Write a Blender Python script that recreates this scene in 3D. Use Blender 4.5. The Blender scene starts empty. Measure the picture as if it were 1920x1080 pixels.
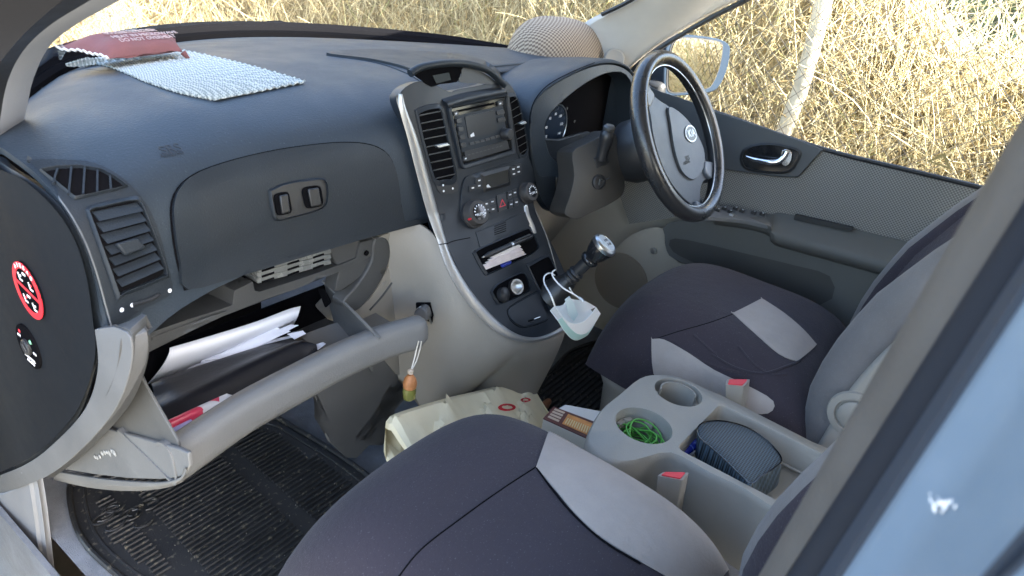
import bpy, bmesh, math, random
from mathutils import Vector as V, Matrix
from mathutils.bvhtree import BVHTree
R = math.radians
scn = bpy.context.scene
COL = scn.collection
random.seed(7)

# ------------------------------------------------------------------ camera, sky, sun, exposure
CAM = V((-1.07996, -0.555836, 1.141286)); YAW, PIT, ROL, FPX = 1.0004324, 0.4753944, 0.1382463, 1270.928
FW = V((math.sin(YAW)*math.cos(PIT), math.cos(YAW)*math.cos(PIT), -math.sin(PIT)))
_r = V((math.cos(YAW), -math.sin(YAW), 0)); _u = _r.cross(FW)
RT = _r*math.cos(ROL) + _u*math.sin(ROL); UP = -_r*math.sin(ROL) + _u*math.cos(ROL)
cd = bpy.data.cameras.new('camera'); co = bpy.data.objects.new('camera', cd); COL.objects.link(co)
co.matrix_world = Matrix(((RT.x, UP.x, -FW.x, CAM.x), (RT.y, UP.y, -FW.y, CAM.y), (RT.z, UP.z, -FW.z, CAM.z), (0, 0, 0, 1)))
cd.sensor_width = 36; cd.lens = FPX/1920*36; cd.clip_start = 0.02; cd.clip_end = 500
cd.dof.use_dof = True; cd.dof.focus_distance = 1.35; cd.dof.aperture_fstop = 8.5
scn.camera = co
SUN_TO = V((0.05, -1.0, 0.72)).normalized()
w = bpy.data.worlds.new('World'); scn.world = w; w.use_nodes = True
nt = w.node_tree; nt.nodes.clear()
sky = nt.nodes.new('ShaderNodeTexSky'); sky.sky_type = 'NISHITA'; sky.sun_disc = False
sky.sun_elevation = math.asin(SUN_TO.z); sky.sun_rotation = math.atan2(SUN_TO.x, SUN_TO.y)
sky.dust_density = 2.2; sky.ozone_density = 0.6
bg = nt.nodes.new('ShaderNodeBackground'); bg.inputs[1].default_value = 0.15
wo = nt.nodes.new('ShaderNodeOutputWorld'); nt.links.new(sky.outputs[0], bg.inputs[0]); nt.links.new(bg.outputs[0], wo.inputs[0])
sd = bpy.data.lights.new('sun', 'SUN'); sd.energy = 5.0; sd.angle = R(0.5); sd.color = (1, 0.93, 0.82)
so = bpy.data.objects.new('sun', sd); COL.objects.link(so); so.rotation_euler = (-SUN_TO).to_track_quat('-Z', 'Y').to_euler()
vs = scn.view_settings; vs.view_transform = 'Standard'; vs.look = 'None'; vs.gamma = 1; vs.exposure = 3.2
scn.cycles.use_denoising = True; scn.cycles.max_bounces = 8; scn.cycles.transparent_max_bounces = 12
scn.cycles.sample_clamp_indirect = 6

# ------------------------------------------------------------------ finding real places: a direction of sight meets a real plane or surface
def ray(u, v): return FW + RT*((u-960)/FPX) + UP*((540-v)/FPX)
def aX(u, v, x): d = ray(u, v); return CAM + d*((x-CAM.x)/d.x)
def aY(u, v, y): d = ray(u, v); return CAM + d*((y-CAM.y)/d.y)
def aZ(u, v, z): d = ray(u, v); return CAM + d*((z-CAM.z)/d.z)
def aP(u, v, p, n): d = ray(u, v); return CAM + d*((p-CAM).dot(n)/d.dot(n))
class Surf:
    def __init__(s, vs_, fs): s.t = BVHTree.FromPolygons(vs_, fs)
    def __call__(s, u, v, off=0.0):
        d = ray(u, v).normalized(); h = s.t.ray_cast(CAM, d)
        if h[0] is None:
            h = s.t.find_nearest(CAM + d*1.5); 
        n = h[1] if h[1].dot(d) < 0 else -h[1]
        return h[0] + n*off
    def n(s, u, v):
        d = ray(u, v).normalized(); h = s.t.ray_cast(CAM, d)
        n = h[1] if h[0] is not None else -d
        return n if n.dot(d) < 0 else -n

def cr(pts, n=6, closed=False):
    P = [V(p) for p in pts]; N = len(P); out = []
    rng = range(N) if closed else range(N-1)
    for i in rng:
        if closed: a, b, c, d = P[i-1], P[i], P[(i+1) % N], P[(i+2) % N]
        else: a, b, c, d = P[max(i-1, 0)], P[i], P[i+1], P[min(i+2, N-1)]
        for k in range(n):
            t = k/n
            out.append(0.5*((2*b) + (c-a)*t + (2*a-5*b+4*c-d)*t*t + (3*b-a-3*c+d)*t**3))
    if not closed: out.append(P[-1].copy())
    return out
def resample(P, n):
    L = [0]
    for a, b in zip(P, P[1:]): L.append(L[-1]+(b-a).length)
    out = []; j = 0
    for i in range(n):
        t = L[-1]*i/(n-1)
        while j < len(P)-2 and L[j+1] < t: j += 1
        s = (t-L[j])/max(L[j+1]-L[j], 1e-9); out.append(P[j].lerp(P[j+1], min(max(s, 0), 1)))
    return out

# ------------------------------------------------------------------ mesh building
class MB:
    def __init__(s): s.v = []; s.f = []; s.m = []; s.mi = 0
    def add(s, vs_, fs):
        b = len(s.v); s.v += [V(p) for p in vs_]; s.f += [[b+i for i in f] for f in fs]; s.m += [s.mi]*len(fs); return s
    def box(s, c, sz, rot=None):
        c = V(c); M = rot or Matrix.Identity(3); h = V(sz)/2
        vs_ = [c + M @ V((h.x*a, h.y*b, h.z*d)) for a in (-1, 1) for b in (-1, 1) for d in (-1, 1)]
        return s.add(vs_, [(0, 1, 3, 2), (4, 6, 7, 5), (0, 4, 5, 1), (2, 3, 7, 6), (0, 2, 6, 4), (1, 5, 7, 3)])
    def prism(s, poly, off):
        n = len(poly); off = V(off); a = [V(p) for p in poly]; b = [p+off for p in a]
        return s.add(a+b, [list(range(n)), list(range(2*n-1, n-1, -1))] + [(i, n+i, n+(i+1) % n, (i+1) % n) for i in range(n)])
    def ring(s, outer, inner, off):      # a frame: outer loop, inner loop (same count), extruded
        n = len(outer); off = V(off); o = [V(p) for p in outer]; i_ = [V(p) for p in inner]
        vs_ = o + i_ + [p+off for p in o] + [p+off for p in i_]; fs = []
        for i in range(n):
            j = (i+1) % n
            fs += [(i, j, n+j, n+i), (2*n+j, 2*n+i, 3*n+i, 3*n+j), (j, i, 2*n+i, 2*n+j), (n+i, n+j, 3*n+j, 3*n+i)]
        return s.add(vs_, fs)
    def grid(s, rows, thick=0, closed=False):
        nr, nc = len(rows), len(rows[0]); P = [[V(p) for p in r] for r in rows]
        idx = lambda i, j: i*nc + (j % nc)
        cc = nc if closed else nc-1
        fs = [(idx(i, j), idx(i, j+1), idx(i+1, j+1), idx(i+1, j)) for i in range(nr-1) for j in range(cc)]
        flat = [p for r in P for p in r]
        if not thick: return s.add(flat, fs)
        N = []
        for i in range(nr):
            for j in range(nc):
                du = P[i][min(j+1, nc-1)] - P[i][max(j-1, 0)]; dv = P[min(i+1, nr-1)][j] - P[max(i-1, 0)][j]
                n = du.cross(dv); n = n.normalized() if n.length > 1e-12 else V((0, 0, 1))
                N.append(n)
        tot = sum(1 if N[k].dot(CAM-flat[k]) > 0 else -1 for k in range(len(flat)))
        sg = 1 if tot > 0 else -1
        back = [p - n*sg*thick for p, n in zip(flat, N)]
        m = nr*nc
        f2 = [tuple(m+q for q in reversed(f)) for f in fs]
        side = []
        for j in range(nc-1):
            side += [(idx(0, j+1), idx(0, j), m+idx(0, j), m+idx(0, j+1)), (idx(nr-1, j), idx(nr-1, j+1), m+idx(nr-1, j+1), m+idx(nr-1, j))]
        for i in range(nr-1):
            side += [(idx(i, 0), idx(i+1, 0), m+idx(i+1, 0), m+idx(i, 0)), (i*nc+nc-1+nc, i*nc+nc-1, m+i*nc+nc-1, m+i*nc+nc-1+nc)]
        return s.add(flat+back, fs+f2+side)
    def tube(s, pts, r, k=8, closed=False, flat=1.0, upv=None):
        P = [V(p) for p in pts]; n = len(P); rr = r if isinstance(r, (list, tuple)) else [r]*n
        b = len(s.v); rings = []; prev = None
        for i in range(n):
            t = (P[(i+1) % n]-P[i-1]) if closed else (P[min(i+1, n-1)]-P[max(i-1, 0)])
            t = t.normalized() if t.length > 1e-9 else V((0, 0, 1))
            if upv is not None: a = V(upv) - t*V(upv).dot(t)
            elif prev is None: a = t.orthogonal()
            else: a = prev - t*prev.dot(t)
            a = a.normalized() if a.length > 1e-9 else t.orthogonal().normalized(); prev = a; c = t.cross(a)
            rings.append([P[i] + (a*math.cos(2*math.pi*q/k) + c*math.sin(2*math.pi*q/k)*flat)*rr[i] for q in range(k)])
        vs_ = [p for g in rings for p in g]; fs = []
        for i in range(n if closed else n-1):
            j = (i+1) % n
            for q in range(k): fs.append((i*k+q, i*k+(q+1) % k, j*k+(q+1) % k, j*k+q))
        if not closed: fs += [tuple(reversed(range(k))), tuple((n-1)*k+q for q in range(k))]
        return s.add(vs_, fs)
    def lathe(s, prof, o, ax, k=32):     # prof: (radius, height along ax)
        o = V(o); ax = V(ax).normalized(); a = ax.orthogonal().normalized(); c = ax.cross(a)
        vs_ = [o + ax*h + (a*math.cos(2*math.pi*q/k) + c*math.sin(2*math.pi*q/k))*max(r, 1e-5) for r, h in prof for q in range(k)]
        fs = [(i*k+q, i*k+(q+1) % k, (i+1)*k+(q+1) % k, (i+1)*k+q) for i in range(len(prof)-1) for q in range(k)]
        fs += [tuple(reversed(range(k))), tuple((len(prof)-1)*k+q for q in range(k))]
        return s.add(vs_, fs)
    def build(s, name, mat, parent=None, bevel=0, seg=2, sub=0, ang=38, smooth=True, clean=True):
        o0 = root_loc(parent)
        me = bpy.data.meshes.new(name); me.from_pydata([tuple(p-o0) for p in s.v], [], s.f)
        mats = mat if isinstance(mat, (list, tuple)) else [mat]
        for m_ in mats: me.materials.append(m_)
        if len(mats) > 1: me.polygons.foreach_set('material_index', s.m)
        if clean:
            bm = bmesh.new(); bm.from_mesh(me); bmesh.ops.remove_doubles(bm, verts=bm.verts, dist=1e-6)
            bmesh.ops.recalc_face_normals(bm, faces=bm.faces); bm.to_mesh(me); bm.free()
        if smooth:
            me.polygons.foreach_set('use_smooth', [True]*len(me.polygons)); me.set_sharp_from_angle(angle=R(ang))
        me.update()
        o = bpy.data.objects.new(name, me); COL.objects.link(o)
        if parent: o.parent = parent
        if sub:
            md = o.modifiers.new('sub', 'SUBSURF'); md.levels = sub; md.render_levels = sub
        if bevel:
            md = o.modifiers.new('bevel', 'BEVEL'); md.width = bevel; md.segments = seg; md.limit_method = 'ANGLE'; md.angle_limit = R(35)
        return o
    def surf(s): return Surf([tuple(p) for p in s.v], s.f)
def root_loc(o):
    if o is None: return V((0, 0, 0))
    while o.parent: o = o.parent
    return o.location.copy()
def tag(o, label, cat, group=None, kind=None):
    if label: o['label'] = label
    if cat: o['category'] = cat
    if group: o['group'] = group
    if kind: o['kind'] = kind
    return o
def thing(name, label, cat, loc=(0, 0, 0), group=None):
    o = bpy.data.objects.new(name, None); COL.objects.link(o); o.location = loc; o.empty_display_size = 0.05
    return tag(o, label, cat, group)
def struct(o): o['kind'] = 'structure'; return o
def ell(c, a, b, n=32, ph=0): return [V(c) + V(a)*math.cos(2*math.pi*i/n+ph) + V(b)*math.sin(2*math.pi*i/n+ph) for i in range(n)]
def rrect(p00, p10, p11, p01, r=0.18, n=4):    # rounded quadrilateral (r = share of the edge)
    Q = [V(p00), V(p10), V(p11), V(p01)]; out = []
    for i in range(4):
        p, a, b = Q[i], Q[i-1], Q[(i+1) % 4]
        la, lb = (a-p).length, (b-p).length; d = r*min(la, lb)
        s, e = p+(a-p)*(d/la), p+(b-p)*(d/lb)
        for k in range(n+1):
            t = k/n; out.append(s*(1-t)**2 + p*2*t*(1-t) + e*t*t)
    return out
def pxpoly(pts, fn, n=0, closed=True):         # outline in picture points put on a real surface
    P = [V((a, b, 0)) for a, b in pts]
    if n: P = cr(P, n, closed)
    return [fn(p.x, p.y) for p in P]
def inset(poly, d):                             # shrink a flat loop towards its centre by distance d
    c = sum(poly, V((0, 0, 0)))/len(poly)
    return [p + (c-p).normalized()*d for p in poly]
def ruled(top, bot, fn, nu=24, nv=10, ease=None):  # patch between two picture curves on a surface
    A = resample(cr([(a, b, 0) for a, b in top], 8), nu); B = resample(cr([(a, b, 0) for a, b in bot], 8), nu)
    rows = []
    for j in range(nv):
        t = j/(nv-1)
        rows.append([fn(*(A[i].lerp(B[i], t)).xy) for i in range(nu)])
    return rows
def text(body, p, right, up, size, mat, parent, name='lettering', ext=0.0003, align='CENTER'):
    right = V(right).normalized(); up = V(up); up = (up - right*up.dot(right)).normalized(); n = right.cross(up)
    cu = bpy.data.curves.new(name, 'FONT'); cu.body = body; cu.size = size; cu.extrude = ext; cu.align_x = align; cu.align_y = 'CENTER'
    o = bpy.data.objects.new(name, cu); COL.objects.link(o)
    dg = bpy.context.evaluated_depsgraph_get(); dg.update()
    me = bpy.data.meshes.new_from_object(o.evaluated_get(dg)); bpy.data.objects.remove(o)
    M = Matrix(((right.x, up.x, n.x, p.x), (right.y, up.y, n.y, p.y), (right.z, up.z, n.z, p.z), (0, 0, 0, 1)))
    me.transform(Matrix.Translation(-root_loc(parent)) @ M); me.materials.clear(); me.materials.append(mat)
    q = bpy.data.objects.new(name, me); COL.objects.link(q); q.parent = parent
    return q

# ------------------------------------------------------------------ materials
def mat(name, col, rough=0.5, metal=0.0, bump=0.0, bscale=600, var=0.0, vscale=8, spec=0.5, sheen=0, trans=0, alpha=1, coat=0, dirt=0):
    m = bpy.data.materials.new(name); m.use_nodes = True; n = m.node_tree.nodes; l = m.node_tree.links
    b = n['Principled BSDF']; b.inputs['Base Color'].default_value = (*col, 1); b.inputs['Roughness'].default_value = rough
    b.inputs['Metallic'].default_value = metal; b.inputs['Specular IOR Level'].default_value = spec
    if sheen: b.inputs['Sheen Weight'].default_value = sheen; b.inputs['Sheen Roughness'].default_value = 0.5
    if trans: b.inputs['Transmission Weight'].default_value = trans
    if coat: b.inputs['Coat Weight'].default_value = coat
    tc = n.new('ShaderNodeTexCoord')
    if bump:
        t = n.new('ShaderNodeTexNoise'); t.inputs['Scale'].default_value = bscale; t.inputs['Detail'].default_value = 3
        l.new(tc.outputs['Object'], t.inputs['Vector'])
        bp = n.new('ShaderNodeBump'); bp.inputs['Strength'].default_value = bump; bp.inputs['Distance'].default_value = 0.002
        l.new(t.outputs['Fac'], bp.inputs['Height']); l.new(bp.outputs['Normal'], b.inputs['Normal'])
    if var or dirt:
        t2 = n.new('ShaderNodeTexNoise'); t2.inputs['Scale'].default_value = vscale; t2.inputs['Detail'].default_value = 6; t2.inputs['Roughness'].default_value = 0.65
        l.new(tc.outputs['Object'], t2.inputs['Vector'])
        mr = n.new('ShaderNodeMapRange'); mr.inputs['From Min'].default_value = 0.3; mr.inputs['From Max'].default_value = 0.7
        mr.inputs['To Min'].default_value = 1-var; mr.inputs['To Max'].default_value = 1+var
        l.new(t2.outputs['Fac'], mr.inputs['Value'])
        mx = n.new('ShaderNodeMix'); mx.data_type = 'RGBA'; mx.blend_type = 'MULTIPLY'; mx.inputs['Factor'].default_value = 1
        mx.inputs['A'].default_value = (*col, 1); l.new(mr.outputs[0], mx.inputs['B']); l.new(mx.outputs['Result'], b.inputs['Base Color'])
        m2 = n.new('ShaderNodeMapRange'); m2.inputs['From Min'].default_value = 0.3; m2.inputs['From Max'].default_value = 0.7
        m2.inputs['To Min'].default_value = max(rough-0.1, 0.03); m2.inputs['To Max'].default_value = min(rough+0.12, 1)
        l.new(t2.outputs['Fac'], m2.inputs['Value']); l.new(m2.outputs[0], b.inputs['Roughness'])
    return m
def nodes_of(m): return m.node_tree.nodes, m.node_tree.links, m.node_tree.nodes['Principled BSDF']
def flecks(m, col, dens=0.68, scale=900, amt=0.5):      # dust and lint: small pale specks scattered over a surface
    n, l, b = nodes_of(m); tc = n.new('ShaderNodeTexCoord'); t = n.new('ShaderNodeTexNoise'); t.inputs['Scale'].default_value = scale; t.inputs['Detail'].default_value = 2
    l.new(tc.outputs['Object'], t.inputs['Vector'])
    r = n.new('ShaderNodeMapRange'); r.inputs['From Min'].default_value = dens; r.inputs['From Max'].default_value = dens+0.1; r.inputs['To Max'].default_value = amt
    l.new(t.outputs['Fac'], r.inputs['Value'])
    mx = n.new('ShaderNodeMix'); mx.data_type = 'RGBA'; l.new(r.outputs[0], mx.inputs['Factor']); mx.inputs['B'].default_value = (*col, 1)
    s = b.inputs['Base Color']
    if s.is_linked: l.new(s.links[0].from_socket, mx.inputs['A'])
    else: mx.inputs['A'].default_value = s.default_value
    l.new(mx.outputs['Result'], s); return m
DASH = mat('dash_plastic', (0.020, 0.029, 0.040), 0.50, spec=.42, bump=0.4, bscale=330, var=0.14, vscale=5)
DASH2 = mat('dash_plastic_fine', (0.0125, 0.017, 0.0225), 0.48, spec=.36, bump=0.3, bscale=420, var=0.10, vscale=7)
BLACK = mat('black_plastic', (0.018, 0.019, 0.021), 0.42, bump=0.1, bscale=600, var=0.1)
DARK = mat('dark_void', (0.006, 0.006, 0.007), 0.9, spec=0.0)  # near-black parts; also painted shade for vents, slots and hollows
GLOSS = mat('gloss_black', (0.012, 0.013, 0.015), 0.12)
ENDP = mat('end_panel_black', (0.007, 0.009, 0.012), 0.75, spec=.12, bump=0.15, bscale=500, var=0.1)
GREY = mat('grey_plastic', (0.115, 0.117, 0.118), 0.5, bump=0.2, bscale=450, var=0.08, vscale=6)
GREYD = mat('mid_grey_plastic', (0.052, 0.053, 0.053), 0.5, bump=0.2, bscale=450, var=0.08)
BEIGE = mat('warm_grey_plastic', (0.255, 0.235, 0.203), 0.55, bump=0.2, bscale=400, var=0.07, vscale=5)
SILV = mat('silver_trim', (0.36, 0.36, 0.355), 0.38, metal=0.7, var=0.08)
FASC = mat('fascia_blue_black', (0.0145, 0.019, 0.0255), 0.42, spec=.38, bump=0.08, bscale=800, var=0.1)
CHROME = mat('chrome', (0.75, 0.76, 0.78), 0.14, metal=1)
SATIN = mat('satin_metal', (0.55, 0.57, 0.58), 0.3, metal=1)
SLAT = mat('slat_grey', (.10, .105, .11), .4)
WHITE = mat('white_print', (0.75, 0.76, 0.78), 0.6)
RED = mat('red_print', (0.62, 0.015, 0.03), 0.5)
REDP = mat('red_button', (0.65, 0.03, 0.05), 0.4)
def fabric(name, col, sc=1500, b=0.5, var=0.12):
    m = mat(name, col, 0.92, bump=b, bscale=55, var=var, vscale=9, spec=0.2, sheen=0.1); q = [k for k in m.node_tree.nodes if k.type == 'TEX_NOISE'][0]; q.inputs['Detail'].default_value = 11; q.inputs['Roughness'].default_value = .72; q.inputs['Scale'].default_value = 26; [k for k in m.node_tree.nodes if k.type == 'BUMP'][0].inputs['Distance'].default_value = .006; return flecks(m, (0.42, 0.40, 0.42), 0.64, 420, 0.11)
FABD = fabric('seat_cover_dark', (0.035, 0.029, 0.036)); FABL = fabric('seat_cover_pale', (0.32, 0.285, 0.258)); FABG = fabric('seat_back_grey', (0.150, 0.138, 0.132))
flecks(DASH, (0.30, 0.31, 0.32), 0.66, 380, 0.10); flecks(DASH2, (0.25, 0.26, 0.27), 0.68, 380, 0.10)
def cloth_weave(name, c1, c2, sc, rough=0.9):   # small two-tone checks woven into a cloth
    m = mat(name, c1, rough, bump=0.4, bscale=900); n, l, b = nodes_of(m)
    tc = n.new('ShaderNodeTexCoord'); ck = n.new('ShaderNodeTexChecker'); ck.inputs['Scale'].default_value = sc
    ck.inputs['Color1'].default_value = (*c1, 1); ck.inputs['Color2'].default_value = (*c2, 1)
    l.new(tc.outputs['Object'], ck.inputs['Vector']); l.new(ck.outputs['Color'], b.inputs['Base Color']); return m
# ------------------------------------------------------------------ patches and frames that follow a curved surface
from mathutils.geometry import delaunay_2d_cdt
def patch(pts, fn, off=0.003, thick=0.006, n=5, step=14, mb=None, smooth_in=True):
    P = cr([(a, b, 0) for a, b in pts], n, True) if n else [V((a, b, 0)) for a, b in pts]
    B = [p.xy for p in P]; N = len(B)
    xs = [p.x for p in B]; ys = [p.y for p in B]; C = list(B)
    def inside(x, y):
        c = False; j = N-1
        for i in range(N):
            if (B[i].y > y) != (B[j].y > y) and x < (B[j].x-B[i].x)*(y-B[i].y)/(B[j].y-B[i].y)+B[i].x: c = not c
            j = i
        return c
    y = min(ys)+step/2
    while y < max(ys):
        x = min(xs)+step/2
        while x < max(xs):
            if inside(x, y) and min((b.x-x)**2+(b.y-y)**2 for b in B) > (step*0.45)**2: C.append(V((x, y)))
            x += step
        y += step
    vs_, es, fs, ov, oe, of = delaunay_2d_cdt(C, [(i, (i+1) % N) for i in range(N)], [list(range(N))], 1, 1e-5)
    m = mb or MB(); k = len(vs_)
    top = [fn(p.x, p.y, off) for p in vs_]; bot = [fn(p.x, p.y, off-thick) for p in vs_]
    cnt = {}
    for f in fs:
        for a, b in zip(f, list(f[1:])+[f[0]]): cnt[(min(a, b), max(a, b))] = cnt.get((min(a, b), max(a, b)), 0)+1
    side = []
    for f in fs:
        for a, b in zip(f, list(f[1:])+[f[0]]):
            if cnt[(min(a, b), max(a, b))] == 1: side.append((b, a, k+a, k+b))
    m.add(top+bot, [list(f) for f in fs] + [[k+i for i in reversed(f)] for f in fs] + side)
    return m
def framepx(outer, inner, fn, off=0.006, thick=0.008, n=4, N=48, mb=None):
    A = resample(cr([(a, b, 0) for a, b in outer]+[(*outer[0], 0)], n), N+1)[:-1]; B = resample(cr([(a, b, 0) for a, b in inner]+[(*inner[0], 0)], n), N+1)[:-1]
    m = mb or MB(); o = [fn(p.x, p.y, off*0.6) for p in A]; i_ = [fn(p.x, p.y, off) for p in B]
    ob = [fn(p.x, p.y, off-thick) for p in A]; ib = [fn(p.x, p.y, off-thick) for p in B]; n_ = N; fs = []
    for i in range(n_):
        j = (i+1) % n_
        fs += [(i, j, n_+j, n_+i), (n_+i, n_+j, 3*n_+j, 3*n_+i), (j, i, 2*n_+i, 2*n_+j)]
    return m.add(o+i_+ob+ib, fs)
def linepx(pts, fn, r=0.0012, off=0.0005, n=6, k=6, mb=None, closed=False):
    P = cr([(a, b, 0) for a, b in pts], n, closed)
    return (mb or MB()).tube([fn(p.x, p.y, off) for p in P], r, k, closed)

def interp(x, xs, ys):
    if x <= xs[0]: return ys[0]
    for i in range(len(xs)-1):
        if x <= xs[i+1]:
            t = (x-xs[i])/(xs[i+1]-xs[i]); return ys[i]+(ys[i+1]-ys[i])*t
    return ys[-1]
def yface(x): return interp(-abs(x), [-.80, -.775, -.70, -.62, -.5, -.3, 0], [.175, .185, .205, .228, .243, .25, .25])
def zdrop(x): return interp(-abs(x), [-.80, -.775, -.68, -.55, 0], [.042, .034, .012, 0, 0])
def dash_section(x):
    f = yface(x); d = zdrop(x); yw = 1.07-0.95*x*x
    zb = interp(x, [-.8, -.7, -.45, -.2, -.1, .2], [.66, .668, .655, .638, .632, .63]); P = [(f, zb), (f+.006, .69), (f+.016, .745), (f+.034, .80), (f+.068, .84), (f+.125, .863), (f+.20, .871)]
    y0 = f+.20
    if .185 < x < .68: P = [(f+.21, .66), (f+.205, .74), (f+.20, .80), (f+.185, .835), (f+.17, .852), (f+.18, .862), (f+.20, .869)]
    for t, z in ((.3, .869), (.6, .857), (.85, .84), (1.0, .826)): P.append((y0+(yw-y0)*t, z))
    return [V((x, y, z-d)) for y, z in P]

# ------------------------------------------------------------------ dashboard
dashboard = thing('dashboard', 'blue-black textured plastic dashboard across the front of the cabin with two closed glove box grips', 'dashboard', (0, .3, .6))
xs = [-.775+1.55*i/62 for i in range(63)]
rows = [cr(dash_section(x), 5) for x in xs]
m = MB().grid(rows, 0.012); m.build('dash_pad', DASH, dashboard, ang=60)
ms = MB().grid(rows); DS = ms.surf()
# rear edge strip under the windscreen: dark gasket
m = MB().tube([V((x, 1.075-.95*x*x, .83-zdrop(x)*.8)) for x in [-.76+1.52*i/40 for i in range(41)]], 0.013, 8); m.build('windscreen_gasket', DARK, dashboard)
# defroster slot line near the windscreen
linepx([(110, 120), (200, 132), (330, 110)], DS, 0.0006, 0.0002).build('seam_line', BLACK, dashboard)
# centre spine raised strip across the top, edges of the middle hood
hood = patch([(612, 103), (690, 96), (800, 100), (880, 108), (925, 128), (950, 160), (900, 172), (850, 190), (833, 192), (800, 155), (770, 133), (700, 115)], DS, 0.005, 0.009)
hood.build('centre_hood', DASH2, dashboard, bevel=0.003)
linepx([(612, 104), (700, 117), (760, 137), (800, 163), (822, 190)], DS, 0.0014, 0.0006).build('centre_hood_edge', DASH2, dashboard)
# airbag lettering moulded into the pad
p = DS(320, 280, .0006); text('SRS', p, DS(345, 277)-DS(300, 286), DS(320, 270)-DS(320, 290), .020, BLACK, dashboard, 'airbag_lettering')
p = DS(322, 289, .0006); text('AIRBAG', p, DS(345, 285)-DS(300, 294), DS(320, 270)-DS(320, 290), .010, BLACK, dashboard, 'airbag_lettering')
# upper glove box lid
GL = [(345, 545), (331, 495), (321, 435), (319, 385), (333, 350), (370, 322), (440, 298), (520, 280), (600, 269), (655, 266), (700, 272), (730, 292), (746, 335), (752, 385), (755, 425), (690, 449), (570, 487), (450, 518)]
framepx(GL, [(x+(540-x)*.012, y+(400-y)*.02) for x, y in GL], DS, 0.0012, 0.002, n=3, N=90).build('lid_gap', DARK, dashboard)
lid = patch([(x+(540-x)*.014, y+(400-y)*.022) for x, y in GL], DS, 0.005, 0.009, n=3).build('glove_box_lid', DASH2, dashboard, bevel=0.003, seg=3)
G0 = [(500, 358), (530, 346), (570, 339), (600, 337), (607, 350), (606, 380), (590, 392), (550, 403), (520, 410), (508, 402)]
framepx([(x+(x-553)*.05, y+(y-374)*.1) for x, y in G0], G0, DS, 0.010, 0.008, N=50).build('grip_frame', DASH2, lid)
patch(G0, DS, 0.0062, 0.003).build('grip_recess', BLACK, lid)
for q in ([(507, 364), (534, 358), (541, 398), (513, 404)], [(559, 352), (594, 346), (600, 385), (567, 391)]):
    a = pxpoly(q, lambda u, v: DS(u, v, .0095)); m = MB(); n_ = DS.n(553, 374)
    m.prism(rrect(*[a[i] for i in (0, 1, 2, 3)], r=.3), -n_*.006); m.build('grip_well', DARK, lid)
    c = sum(a, V())/4; m = MB(); e = (a[1]-a[0])*.28; h = (a[3]-a[0])*.42
    m.prism([c-e-h, c+e-h, c+e+h, c-e+h], n_*.005); m.build('grip_lever', BLACK, lid, bevel=.002)
# left vent fascia with demister grille
VF = [(28, 312), (70, 304), (125, 304), (180, 311), (230, 338), (272, 385), (296, 440), (310, 500), (318, 548), (270, 575), (207, 608), (196, 575), (175, 500), (150, 435), (112, 375), (66, 335)]
vf = patch(VF, DS, 0.004, 0.010, n=3, step=12).build('vent_fascia', DASH2, dashboard, bevel=.002)
linepx([(20, 318), (66, 338), (112, 378), (150, 440), (175, 505), (196, 580), (205, 612)], DS, 0.0010, 0.004).build('fascia_edge', SLAT, vf)
DG = [(80, 327), (110, 321), (150, 319), (190, 325), (215, 338), (234, 352), (200, 362), (140, 376), (112, 352)]
patch([(x+(x-157)*-.06, y+(y-345)*-.06) for x, y in DG], DS, .0046, .002, n=0).build('grille_recess', DARK, vf)  # flat dark patch, the recess is only shade put into the colour
framepx([(x+(x-157)*.07, y+(y-345)*.10) for x, y in DG], DG, DS, .009, .006, n=1, N=60).build('grille_frame', DASH2, vf, bevel=.001)
m = MB()
for a, b in (((110, 325), (101, 352)), ((136, 322), (128, 370)), ((160, 322), (155, 371)), ((183, 326), (180, 366)), ((205, 335), (206, 361))):
    A, B = DS(*a, .008), DS(*b, .008); n_ = DS.n(150, 345); s = (B-A).cross(n_).normalized()*.0011; m.prism([A-s, A+s, B+s, B-s], -n_*.004)
m.build('grille_fin', DASH2, vf)
AV = [(163, 402), (170, 396), (245, 378), (256, 381), (262, 392), (303, 503), (300, 514), (288, 522), (222, 548), (212, 545)]
ctr = (233, 462)
sc = lambda q, k: [(x+(x-ctr[0])*k, y+(y-ctr[1])*k) for x, y in q]
av = framepx(sc(AV, .09), sc(AV, -.02), DS, .0105, .010, n=2, N=60).build('air_vent', DASH2, dashboard, bevel=.001)
patch(sc(AV, -.01), DS, .0048, .002, n=0).build('vent_duct', DARK, av)  # flat patch proud of the pad, the duct's shade is its colour
for i in range(7):
    t = (i+.55)/7
    L = (170+(215-170)*t+3, 402+(540-402)*t); Rr_ = (256+(298-256)*t-2, 383+(505-383)*t)
    A, B = DS(*L, .0075), DS(*Rr_, .0075); n_ = DS.n(*ctr); upv = n_.cross(B-A).normalized()
    if upv.z < 0: upv = -upv
    d = (upv*.0070 - n_*.0035); MB().prism([A+d, B+d, B-d*.6+n_*.002, A-d*.6+n_*.002], (upv*.3-n_)*.0022).build('vent_slat', DASH2, av)
a = [DS(u, v, .016) for u, v in ((205, 460), (243, 447), (259, 464), (221, 479))]; n_ = DS.n(*ctr)
MB().prism(a, -n_*.007).build('vent_tab', DASH2, av, bevel=.002)
linepx([(243, 571), (275, 561), (293, 551)], lambda u, v, o: DS(u, v, .004+o), .0028, .001).build('vent_slider', BLACK, vf)
for q in ((243, 571), (223, 580), (313, 544)):
    c = DS(*q, .0048); n_ = DS.n(*q); MB().lathe([(.0028, 0), (.0026, .0006)], c, n_, 16).build('slider_mark', WHITE, vf)
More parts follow.
